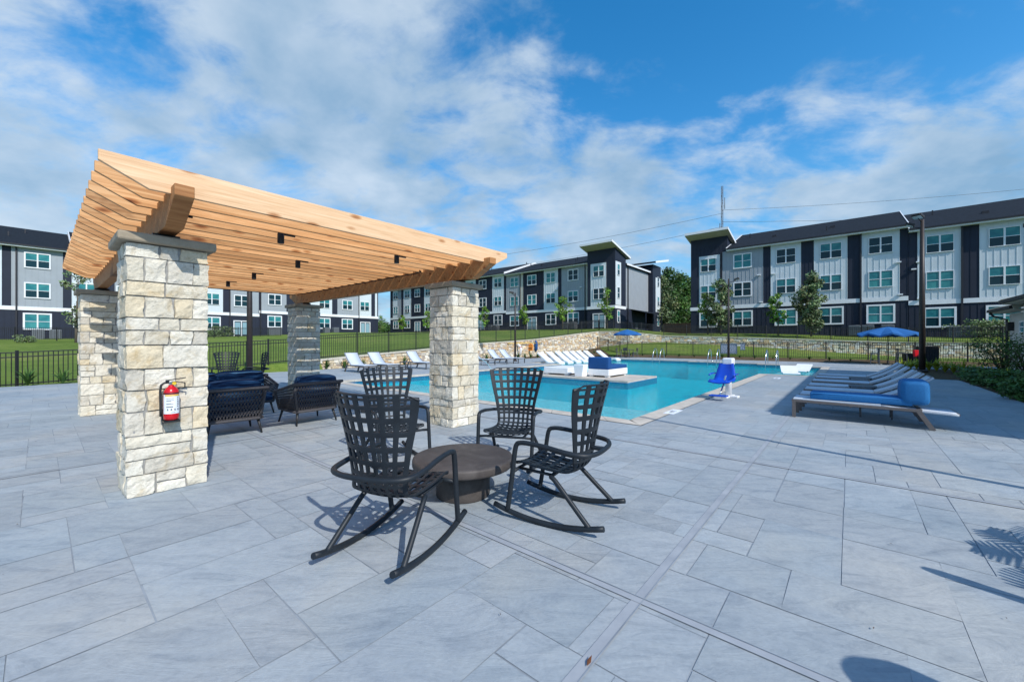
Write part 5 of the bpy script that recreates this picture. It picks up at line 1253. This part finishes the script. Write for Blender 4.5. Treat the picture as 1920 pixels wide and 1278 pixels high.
def misc():
    p = G(1684, 684); t = thing('emergency_post', 'red box on a black post right of the wide blue parasol', 'emergency post', (p.x, p.y - 1, 0), 0)
    m = MB(); m.box(-.04, .04, -.03, .03, 0, 1.25); m.build('post', M['black'], t); m = MB(); m.extrude([(-.16, .95), (-.10, .55), (.10, .55), (.16, .95)], -.16, -.03, 'y'); m.build('box', M['red'], t, bevel=.02)
    
    p = G(1737, 685); t = thing('litter_bin', 'tall black slatted litter bin behind the floodlight pole', 'litter bin', (p.x, p.y, 0), R(-30)); m = MB(); m.box(-.45, .45, -.35, .35, .05, 1.12); m.build('body', M['black'], t, bevel=.02)
    m = MB()
    for k in range(13): m.box(-.44 + k * .07, -.40 + k * .07, -.372, -.35, .08, 1.08); 
    for k in range(9): m.box(-.472, -.45, -.33 + k * .075, -.29 + k * .075, .08, 1.08)
    m.build('slats', M['black'], t); m = MB(); m.box(-.50, .50, -.40, .40, 1.12, 1.17); m.build('lid', M['black'], t, bevel=.015)
    p = G(1709, 684); t = thing('litter_bin', 'short black litter bin left of the tall slatted one', 'litter bin', (p.x - .1, p.y, 0), R(-30)); m = MB(); m.box(-.30, .30, -.3, .3, .04, .66); m.build('body', M['black'], t, bevel=.02); m = MB(); m.box(-.34, .34, -.34, .34, .66, .71); m.build('lid', M['black'], t, bevel=.01)
    # rules board and small notice on the far fence
    def board(px0, px1, py0, py1, a, label, rows):
        b0, b1 = b_at(px0, a), b_at(px1, a); Y = P(a, b0).y; z0 = H - (py1 - CY) / F * Y; z1 = H - (py0 - CY) / F * Y; w = b0 - b1
        t = thing('sign_board', label, 'sign', P(a, b0, z0), ROT_V); m = MB(); m.box(0, w, -.03, 0, 0, z1 - z0); m.build('panel', M['sign'], t, bevel=.008); rr = random.Random(int(px0)); k = MB(); n = rows
        for i in range(n):
            z = (z1 - z0) * (.12 + .76 * i / n); x = .06 * w
            while x < w * .9:
                l = rr.uniform(.05, .16); k.box(x, min(x + l, w * .94), -.034, -.03, z, z + .028); x += l + rr.uniform(.03, .05)
        k.build('lettering', M['labelwhite'], t)
    board(1351, 1382, 644, 663, 36.85, 'wide grey rules board with small white lettering on the far fence', 9)
    board(1388, 1397, 643.5, 656, 36.85, 'small square grey notice right of the wide rules board', 5)
    # rescue gear on the wall
    A = lambda px, z, off=.25: P(a_w(px), b_w(px) - off, z)
    def a_w(px): return a_at(px, 18.4)
    def b_w(px): return 18.4
    def wall_pt(px, py):
        for (a, b, z), (a2, b2, z2) in zip(WALL, WALL[1:]):
            p, q = P(a, b), P(a2, b2); r = (px - CX) / F; d = q - p; den = d.x - r * d.y
            if abs(den) < 1e-6: continue
            s = (r * p.y - p.x) / den
            if 0 <= s <= 1:
                w = p + d * s; w = w - Vector((w.x, w.y, 0)).normalized() * .22; return Vector((w.x, w.y, H - (py - CY) / F * w.y))
    w = wall_pt(971, 656); t = thing('life_ring', 'white life ring hanging on the long stone wall beside the lamp pole', 'life ring', w, ROT_V)
    m = MB(); m.tube([(.36 * math.cos(k * math.pi / 12), 0, .50 * math.sin(k * math.pi / 12)) for k in range(25)], .10, 10, cap=False); m.build('ring', M['white'], t)
    m = MB()
    for k in (1, 4, 7, 10): an = k * math.pi / 6; m.tube([(.36 * math.cos(an - .08), 0, .5 * math.sin(an - .08)), (.36 * math.cos(an + .08), 0, .5 * math.sin(an + .08))], .104, 10)
    m.build('band', M['red'], t)
    w = wall_pt(952, 643.5); w2 = wall_pt(1014, 643); t = thing('rescue_pole', 'long yellow rescue pole mounted level along the long stone wall', 'rescue pole', w)
    m = MB(); m.tube([(0, 0, 0), w2 - w], .028, 8); m.build('pole', M['yellow'], t); m = MB(); d = w2 - w; m.tube([d, d * 1.02 + Vector((0, 0, -.15)), d * 1.035 + Vector((0, 0, -.02)), d * 1.03 + Vector((0, 0, .12))], .02, 8); m.build('hook', M['steel'], t)
    w = wall_pt(1005, 648); t = thing('rescue_float', 'blue rescue float hanging on the long stone wall under the yellow pole', 'float', w, ROT_V); m = MB(); m.lathe([(.05, -.55), (.17, -.35), (.18, .25), (.06, .5), (.02, .55)], 14); m.build('float_body', M['royal'], t)
    m = MB(); m.tube([(0, 0, .54), (.0, .02, .68)], .015, 6); m.build('cord', M['black'], t)
    w = wall_pt(993, 651); t = thing('life_vest', 'orange life vest hanging on the long stone wall under the yellow pole', 'life vest', w, ROT_V); m = MB(); m.extrude([(-.42, .25), (-.14, .40), (0, .28), (.14, .40), (.42, .25), (.36, -.3), (.04, -.34), (.0, -.1), (-.04, -.34), (-.36, -.3)], -.08, .08, 'y'); m.build('vest_body', M['orange'], t, bevel=.03)
    m = MB(); m.box(-.37, .37, -.095, -.08, -.12, -.05); m.build('belt', M['black'], t)
    # depth and no-diving markings on the deck
    for (px, py, lab, txt) in ((1262, 772, 'white depth marking tile by the near pool corner', '4 FT'), (1457, 709, 'white depth marking tile by the pool lift side, farther one', '4 FT')):
        p = G(px, py); t = thing('depth_marker', lab, 'pool marking', (p.x, p.y, .004), TH); m = MB(); m.box(-.30, .30, -.10, .10, 0, .005); m.build('tile', M['labelwhite'], t)
        cu = bpy.data.curves.new('numeral', 'FONT'); cu.body = txt; cu.size = .15; cu.align_x = 'CENTER'; cu.align_y = 'CENTER'; cu.extrude = .001; o = bpy.data.objects.new('numeral', cu); C.objects.link(o); o.parent = t; o.location = (0, 0, .0062); cu.materials.append(M['black'])
        dg = bpy.context.evaluated_depsgraph_get(); me = bpy.data.meshes.new_from_object(o.evaluated_get(dg)); bpy.data.objects.remove(o); o = bpy.data.objects.new('numeral', me); C.objects.link(o); o.parent = t; o.location = (0, 0, .0062)
    # cedar board fence between the buildings
    A = 58; b0, b1 = b_at(1243, A), b_at(1296, A); t = thing('board_fence', 'brown cedar board fence between the middle and right apartment buildings', 'fence', P(A, b0, 2.3), ROT_V); w = b0 - b1
    m = MB(); k = 0; x = 0; rr = random.Random(3)
    while x < w: m.box(x + .004, x + .146, 0, .02, -.5, 1.75 + rr.uniform(-.02, .02)); x += .15
    m.build('boards', M['cedarfence'], t); m = MB(); m.box(0, w, .02, .06, .2, .28); m.box(0, w, .02, .06, 1.3, 1.38); m.build('rail', M['cedarfence'], t)
    # radio mast and overhead lines far behind
    r = (1354 - CX) / F; Y = 140; X0 = r * Y; zt = H + (CY - 349) / F * Y
    t = thing('radio_mast', 'thin lattice mast rising behind the tower of the right apartment building', 'mast', (X0, Y, 0)); m = MB()
    for k in range(3): an = k * 2.094; m.tube([(.35 * math.cos(an), .35 * math.sin(an), 0), (.30 * math.cos(an), .30 * math.sin(an), zt)], .085, 5)
    for k in range(int(zt / 1.2)): a0, a1 = k * 2.094, (k + 1) * 2.094; m.tube([(.33 * math.cos(a0), .33 * math.sin(a0), k * 1.2), (.33 * math.cos(a1), .33 * math.sin(a1), k * 1.2 + 1.2)], .05, 4)
    m.build('lattice', M['greyframe'], t); m = MB(); m.tube([(.9, 0, zt - 8), (.9, 0, zt - 4)], .10, 6); m.tube([(.3, 0, zt - 7), (.9, 0, zt - 7)], .05, 5); m.tube([(-.8, 0, zt - 17), (-.8, 0, zt - 13)], .12, 6); m.tube([(.9, 0, zt - 18), (.9, 0, zt - 15)], .12, 6); m.build('antenna', M['greyframe'], t)
    def line(label, pts, Yd, r=.05):
        q = [Vector(((x - CX) / F * y, y, H + (CY - v) / F * y)) for x, v, y in pts]; o = q[0].copy(); t = thing('overhead_line', label, 'power line', o, group='overhead lines behind the buildings')
        m = MB(); P2 = []
        for k in range(33):
            s = k / 32; p = q[0].lerp(q[1], s); p.z -= Yd * 4 * s * (1 - s); P2.append(p - o)
        m.tube(P2, r, 4); m.build('cable', M['greyframe'], t)
    line('overhead line running from the mast to the upper right edge', [(1354, 394, 139.5), (2100, 336, 128)], 1.2)
    line('overhead line falling from the mast to the left behind the middle building', [(1354, 400, 139.5), (760, 500, 190)], 2.0)
    line('lower overhead line falling from the mast to the left', [(1354, 425, 139.5), (860, 512, 180)], 1.5)
    line('lower overhead line from the mast across the right roof', [(1354, 416, 139.5), (2000, 398, 130)], .6)
misc()

# ================================================================ PLANTS
def leaf_cloud(mb, centre, rad, n, size, rnd, tints, flat=1.0):
    for _ in range(n):
        d = Vector((rnd.gauss(0, 1), rnd.gauss(0, 1), rnd.gauss(0, 1))).normalized() * (rnd.random() ** .45); p = centre + Vector((d.x * rad.x, d.y * rad.y, d.z * rad.z))
        s = size * rnd.uniform(.6, 1.35); nrm = (Vector((rnd.gauss(0, 1), rnd.gauss(0, 1), rnd.gauss(0, 1) + .6)) + d).normalized(); a = nrm.cross(Vector((rnd.random() - .5, rnd.random() - .5, rnd.random() - .5))).normalized(); b = nrm.cross(a)
        mb.col = tuple(v * rnd.uniform(.85, 1.15) for v in tints)
        mb.poly([p - a * s * .9, p - b * s * .42, p + a * s * .9, p + b * s * .42])
def tree(label, loc, h, w, seed, leaf='leaf', trunk_h=.3, clumps=26, per=46, size=.17, shape='oval', name='broadleaf_tree', group=None, dens=1.0):
    rnd = random.Random(seed); t = thing(name, label, 'tree', loc, 0, group); tr = MB(); th = h * trunk_h; r0 = max(.03, h * .014)
    top = Vector((rnd.uniform(-.05, .05) * w, rnd.uniform(-.05, .05) * w, h * .9)); tr.tube([(0, 0, -.1), (0, 0, th), top * .6 + Vector((0, 0, th * .2)), top], [r0 * 1.3, r0, r0 * .6, r0 * .15], 8)
    cr = MB()
    for k in range(clumps):
        f = (k + rnd.random()) / clumps; z = th * .85 + (h - th * .85) * f
        prof = {'oval': math.sin(min(1, f * .92 + .08) * math.pi) ** .6, 'cone': (1 - f) ** .75 + .05, 'round': math.sin((f * .9 + .08) * math.pi) ** .5}[shape]
        an = rnd.uniform(0, 6.283); rr = w / 2 * prof * rnd.uniform(.25, 1.0); c = Vector((rr * math.cos(an), rr * math.sin(an), z)); tr.tube([(0, 0, max(th * .8, z - rr * .8 - .1)), c * .55 + Vector((0, 0, z * .42)), c], [r0 * .4, r0 * .25, r0 * .08], 5)
        q = rnd.choice([.55, .75, .9, 1.05, 1.25]); tint = (q * rnd.uniform(.9, 1.15), q, q * rnd.uniform(.8, 1.05)); R0 = w * rnd.uniform(.13, .22)
        leaf_cloud(cr, c, Vector((R0, R0, R0 * .85)), int(per * dens), size, rnd, tint)
    tr.build('trunk', M['bark'], t); cr.build('crown', M[leaf], t); return t
def terr_px(px, A, z): return P(A, b_at(px, A), z)
# big trees between the two buildings
big = [(1237, 66, 9.5, 6.5, 'leaf_grey', 'oval', 'grey-green tree at the right end of the middle apartment building'), (1256, 92, 15.5, 8.5, 'leaf_dark', 'oval', 'tall dark tree behind the brown board fence, left of the gap'), (1273, 96, 14.8, 8.0, 'leaf_dark', 'oval', 'tall dark tree behind the brown board fence, middle of the gap'),
       (1290, 98, 14.0, 9.0, 'leaf_dark', 'oval', 'tall dark tree behind the brown board fence beside the right tower'), (1240, 110, 16.5, 8.5, 'leaf', 'oval', 'tall green tree rising behind the grey-green tree'), (1308, 100, 13.5, 9, 'leaf_dark', 'oval', 'dark tree mostly hidden behind the right tower')]
for k, (px, Y, h, w, lf, shp, lab) in enumerate(big): tree(lab, (((px - CX) / F * Y), Y, 2.2), h, w, 60 + k, lf, .12, 44, 120, .34 if Y > 80 else .24, shp, group='trees between the apartment buildings')
# young trees on the lawns
yt = [(755, 47.3, 3.1, 3.6, 1.9, 'leaf_bright', 'small bright tree before the left end of the middle building'), (801, 47.3, 3.15, 4.0, 2.2, 'leaf_bright', 'small bright tree left of the near right pillar, before the middle building'), (909, 46.8, 3.15, 3.9, 2.0, 'leaf_bright', 'small bright tree right of the near right pillar, before the middle building'), (983, 46.5, 3.15, 3.6, 1.9, 'leaf_bright', 'small bright tree right of the brown lamp pole, before a glazed door'),
      (1055, 46.3, 3.15, 4.4, 2.4, 'leaf_bright', 'bright young tree below the grey bay of the middle building'), (1138, 46.6, 3.05, 5.2, 2.2, 'leaf_bright', 'slim young tree in front of the tower of the middle building'), (714, 58, 3.2, 5.0, 3.2, 'leaf', 'tree in the gap right of the left apartment building')]
for k, (px, A, z, h, w, lf, lab) in enumerate(yt): tree(lab, terr_px(px, A, z), h, w, 100 + k, lf, .32, 22, 40, .15, 'oval', group='young trees in front of the buildings')
rt = [(1327, 46.2, 2.25, 4.3, 2.2, 'leaf_bright', 'light young tree at the left tower of the right apartment building', .3, 22, 40), (1352, 45.3, 2.2, 5.6, 2.5, 'leaf_grey', 'darker dense tree beside the far lamp pole, before the right apartment building', .15, 40, 90), (1459, 45.5, 2.1, 3.9, 1.9, 'leaf_bright', 'light young tree between two dark trees before the right apartment building', .34, 20, 40), (1521, 44.6, 2.0, 5.4, 2.6, 'leaf_grey', 'largest dark tree before the right apartment building', .13, 46, 100)]
for k, (px, A, z, h, w, lf, lab, th, cl, pe) in enumerate(rt): tree(lab, terr_px(px, A, z), h, w, 130 + k, lf, th, cl, pe, .15, 'oval', group='young trees in front of the buildings')
tree('loose grey-green tree beside the left apartment building, seen past the far left pillar', Vector(((143 - CX) / F * 34, 34, 1.2)), 6.2, 2.4, 150, 'leaf_grey', .3, 24, 34, .14, 'oval')
for k, (px, Y, h, w) in enumerate(((-160, 90, 12, 12), (718, 150, 13, 14), (706, 170, 14, 16), (735, 160, 12, 14))): tree('distant dark tree on the skyline, ' + ('left of the left building', 'in the gap beside the left building', 'deep in the gap beside the left building', 'behind the left end of the middle building')[k], Vector(((px - CX) / F * Y, Y, 1.5)), h * .5, w, 170 + k, 'leaf_dark', .1, 30, 90, .5, 'round', group='distant trees')

def rosette(seed, n=26, L=.55, w=.032, leaf='blade', up=.9):
    rnd = random.Random(seed); m = MB(); m.smooth = True
    for k in range(n):
        an = rnd.uniform(0, 6.283); l = L * rnd.uniform(.65, 1.15); lean = rnd.uniform(.15, 1.0); d = Vector((math.cos(an), math.sin(an), 0)); s = Vector((-d.y, d.x, 0)); q = rnd.uniform(.6, 1.25); m.col = (q * rnd.uniform(.9, 1.2), q, q); prev = None
        for i in range(5):
            f = i / 4; p = d * (l * lean * f * (.35 + .5 * f)) + Vector((0, 0, l * up * (f - .42 * lean * f * f))); ww = w * (1 - f) ** .6 * (.6 + .4 * min(1, f * 4)); pr = (p - s * ww, p + s * ww)
            if prev: m.poly([prev[0], prev[1], pr[1], pr[0]])
            prev = pr
    o = m.build('strappy_plant', M[leaf]); return o
def scatter_plants():
    src = [rosette(200 + k, 30, .62, .03) for k in range(4)]; first = [True] * 4
    def put(o, k, loc, rz, sc_, label, group):
        if first[k]: first[k] = False; q = o
        else: q = o.copy(); C.objects.link(q)
        q.location = loc; q.rotation_euler = (0, 0, rz); q.scale = (sc_, sc_, sc_); tag(q, label, 'plant', group)
    rnd = random.Random(77)
    px = [556, 612, 646, 681, 708, 758, 912, 925, 972, 984, 995, 1008, 1021, 1032, 1042, 1055, 1064, 1075, 1086, 1097, 1106, 1114, 1124, 1132]
    for k, x in enumerate(px):
        a = a_at(x, 16.05 if x < 1100 else 15.2) if x < 1060 else a_at(x, 15.4); bb = 16.15 if x < 1060 else 15.4
        a = a_at(x, bb); bb2 = bb
        n = k + 1
        put(src[k % 4], k % 4, P(a, bb2, -.02), rnd.uniform(0, 6), rnd.uniform(.95, 1.25), 'green strappy plant at the foot of the long stone wall, number %d counting from the left' % n if False else 'green strappy plant at the foot of the long stone wall, %s from the left' % (ORD[k] if k < 20 else ('twenty-first', 'twenty-second', 'twenty-third', 'twenty-fourth')[k - 20]), 'strappy plants along the stone wall')
    for k, (x, y) in enumerate(((52, 722), (118, 719), (-20, 726), (168, 716))):
        put(src[k % 4], k % 4, G(x, y), rnd.uniform(0, 6), 1.15, 'green strappy plant at the left fence, ' + ('left of the pair in view', 'right of the pair in view', 'cut by the picture edge', 'beside the far left pillar')[k], 'strappy plants at the left fence')
    for k in range(16):
        b = 11.0 - k * 1.15 ; put(src[k % 4], k % 4, P(36.0 + rnd.uniform(-.3, .4), b, .08), rnd.uniform(0, 6), rnd.uniform(.5, .8), 'low green plant in the soil bed before the far fence, %s from the left' % ORD[k], 'low plants before the far fence')
    ls = [rosette(230 + k, 40, .62, .028, 'lemon', .75) for k in range(3)]; f2 = [True] * 3
    spots = [G(1690, 705), G(1706, 703), G(1719, 703), G(1742, 706), G(1756, 706), G(1772, 708), G(1788, 709), G(1806, 711), G(1826, 713), G(1845, 716), G(1864, 720), G(1886, 724)]
    for k, p in enumerate(spots):
        j = k % 3
        q = ls[j] if f2[j] else ls[j].copy()
        if not f2[j]: C.objects.link(q)
        f2[j] = False; q.name = 'lemon_grass_clump'; p = p * ((p.y + (4.2 - .25 * k if k > 1 else 3.4)) / p.y); q.location = (p.x, p.y, .0); q.rotation_euler = (0, 0, k * 1.3); s = 1.35 if k < 8 else 1.15; q.scale = (s, s, s * 1.05)
        tag(q, 'yellow-green grassy clump in the right shrub bed, %s from the left' % ORD[k], 'plant', 'yellow-green clumps in the right bed')
scatter_plants()
def shrub(label, loc, w, h, seed, leaf='leaf_dark', n=900, size=.07, stems=7, group='dark shrubs in the right bed', airy=1.0):
    rnd = random.Random(seed); t = thing('shrub', label, 'shrub', loc, 0, group); s = MB(); c = MB()
    for k in range(stems):
        an = rnd.uniform(0, 6.28); r = w / 2 * rnd.uniform(.3, .95); p = Vector((r * math.cos(an), r * math.sin(an), h * rnd.uniform(.45, .95))); s.tube([(0, 0, 0), p * .5 + Vector((0, 0, h * .12)), p], [.02, .014, .005], 5)
        q = rnd.uniform(.6, 1.3); R0 = Vector((w * .22, w * .22, h * .24)) * airy; leaf_cloud(c, p, R0, n // stems, size, rnd, (q, q, q * .9)); leaf_cloud(c, Vector((p.x * .9, p.y * .9, p.z * .4)), R0, n // stems // 2, size, rnd, (q * .9, q * .9, q * .8))
    s.build('stem', M['bark'], t); c.build('foliage', M[leaf], t); return t
def shrubs():
    src = [shrub('x', (0, 0, 0), 1.6, .40, 300 + k, n=1300, stems=14) for k in range(3)]; use = [True] * 3
    spots = []
    for a in (14.0, 15.3, 16.6, 17.9, 19.2, 20.5, 21.5): spots.append((a, -8.95))
    for a in (22.2, 23.4, 24.6): spots.append((a, -9.4))
    for a in (16, 17.6, 19.2, 20.8, 22.4): spots.append((a, -10.1))
    for k, (a, b) in enumerate(spots):
        j = k % 3; lab = 'low dark shrub, %s %s' % (ORD[k if k < 10 else k - 10], 'along the right paving edge from the picture edge' if k < 10 else 'along the clubhouse side of the right bed'); loc = P(a, b, -.02); s = .9 + .25 * ((k * 37) % 10) / 10
        if use[j]: use[j] = False; o = src[j]; o.location = loc; o['label'] = lab; o.scale = (s, s, s * .9)
        else: copy_tree(src[j], loc, k * 1.1, lab, scale=(s, s, s * .9))
    shrub('tall airy dark bush in front of the clubhouse at the right edge', G(1880, 702), 2.1, 1.9, 320, 'leaf_dark', 1300, .055, 20, airy=.9); shrub('second airy dark bush close to the clubhouse wall at the right edge', G(1925, 706), 2.0, 1.7, 321, 'leaf_dark', 1200, .055, 18, airy=.9)
    shrub('pale green bush at the foot of the right apartment building', P(48.0, b_at(1835, 48), 1.75), 3.4, 1.3, 322, 'leaf_grey', 1400, .09, 12, 'bushes by the buildings'); shrub('tan and green bush by the white bay of the left apartment building', P(a_at(409, 57.5), 57.5, 2.0), 4.0, 1.3, 323, 'leaf_grey', 900, .12, 10, 'bushes by the buildings')
    shrub('low reddish-brown bush in front of the left apartment building fence', Vector(((52 - CX) / F * 33, 33, 1.25)), 1.4, .7, 324, 'leaf_grey', 500, .07, 10, 'bushes by the buildings')
shrubs()
def debris():
    rr = random.Random(21); m = MB()
    for k in range(260):
        a, b = rr.uniform(-4, 16), rr.uniform(-8, 12); 
        if not inside(DECK, a, b) or inside(offset(POOL, .35), a, b): continue
        p = P(a, b, .012); s = rr.uniform(.003, .008); an = rr.uniform(0, 6.28); d = Vector((math.cos(an), math.sin(an), 0)) * s * 1.8; e = Vector((-math.sin(an), math.cos(an), 0)) * s * .6
        m.poly([p - d, p - e + Vector((0, 0, .003)), p + d, p + e + Vector((0, 0, .002))])
    o = m.build('leaf_litter', M['bark']); tag(o, None, None, kind='stuff')
    t = G(1105, 1240, .012); m = MB(); m.poly([(-.03, 0, .002), (-.005, -.010, .006), (.03, 0, .012), (.0, .011, .004)]); o = m.build('fallen_leaf', M['deadleaf']); o.location = t; o.rotation_euler = (0, 0, 1.0); tag(o, 'single small brown fallen leaf on the paving joint at the bottom of the picture', 'leaf')
M['deadleaf'] = simple('dead_leaf', (0.16, 0.06, 0.025), 0.8)
debris()
# things outside the picture on the right whose shadows fall on the paving
def outside():
    tip = G(1636, 1266); h = 1.25; s = h / math.tan(SUN_EL); p = tip - Vector((Ldir.x, Ldir.y, 0)).normalized() * s
    t = thing('shadow_stand_in', 'rounded grey stand-in outside the view, added for its shadow at the bottom edge', 'stand-in', (p.x, p.y, 0)); m = MB(); m.lathe([(.16, 0), (.19, .5), (.21, .95), (.19, 1.15), (.12, 1.24), (.02, 1.25)], 28); m.build('pot', M['pot'], t)  # unseen rounded form, added and shaped to cast this shadow
    tip = G(1738, 1066); h = 1.05; s = h / math.tan(SUN_EL); p = tip - Vector((Ldir.x, Ldir.y, 0)).normalized() * s
    t = thing('bollard_light', 'slim dark bollard light outside the view on the right', 'bollard', (p.x, p.y, 0)); m = MB(); m.lathe([(.05, 0), (.045, 1.0), (.03, 1.05)], 18); m.build('post', M['bronze'], t); m = MB(); m.lathe([(.047, .86), (.049, .93)], 18); m.build('lens', M['lens'], t)
    tip = G(1850, 1030); h = 1.15; s = h / math.tan(SUN_EL); p = tip - Vector((Ldir.x, Ldir.y, 0)).normalized() * s; p += Vector((.25, -.1, 0))
    t = thing('potted_palm', 'potted palm outside the view whose frond shadow falls at the right edge', 'potted plant', (p.x, p.y, 0)); m = MB(); m.lathe([(.2, 0), (.27, .48), (.25, .5), (.02, .46)], 24); m.build('pot', M['pot'], t)
    rr = random.Random(9); f = MB()
    for k in range(18):
        an = rr.uniform(0, 6.28); l = rr.uniform(.5, .8); d = Vector((math.cos(an), math.sin(an), 0)); s_ = Vector((-d.y, d.x, 0)); pts = [d * (l * q) + Vector((0, 0, .46 + .85 * l * q * (1.6 - q * 1.1))) for q in (0, .25, .5, .75, 1)]
        f.col = (1, 1, 1); f.tube(pts, .006, 4)
        for q in range(3, 20):
            u = q / 20; p0 = catmull([tuple(v) for v in pts], u); p0 = Vector(p0)
            for sg in (-1, 1): e = p0 + s_ * sg * .22 * math.sin(u * 2.8) + d * .08 - Vector((0, 0, .03)); f.poly([p0 - d * .02, e - d * .01, e + d * .01, p0 + d * .022])
    f.build('fronds', M['blade'], t)
outside()
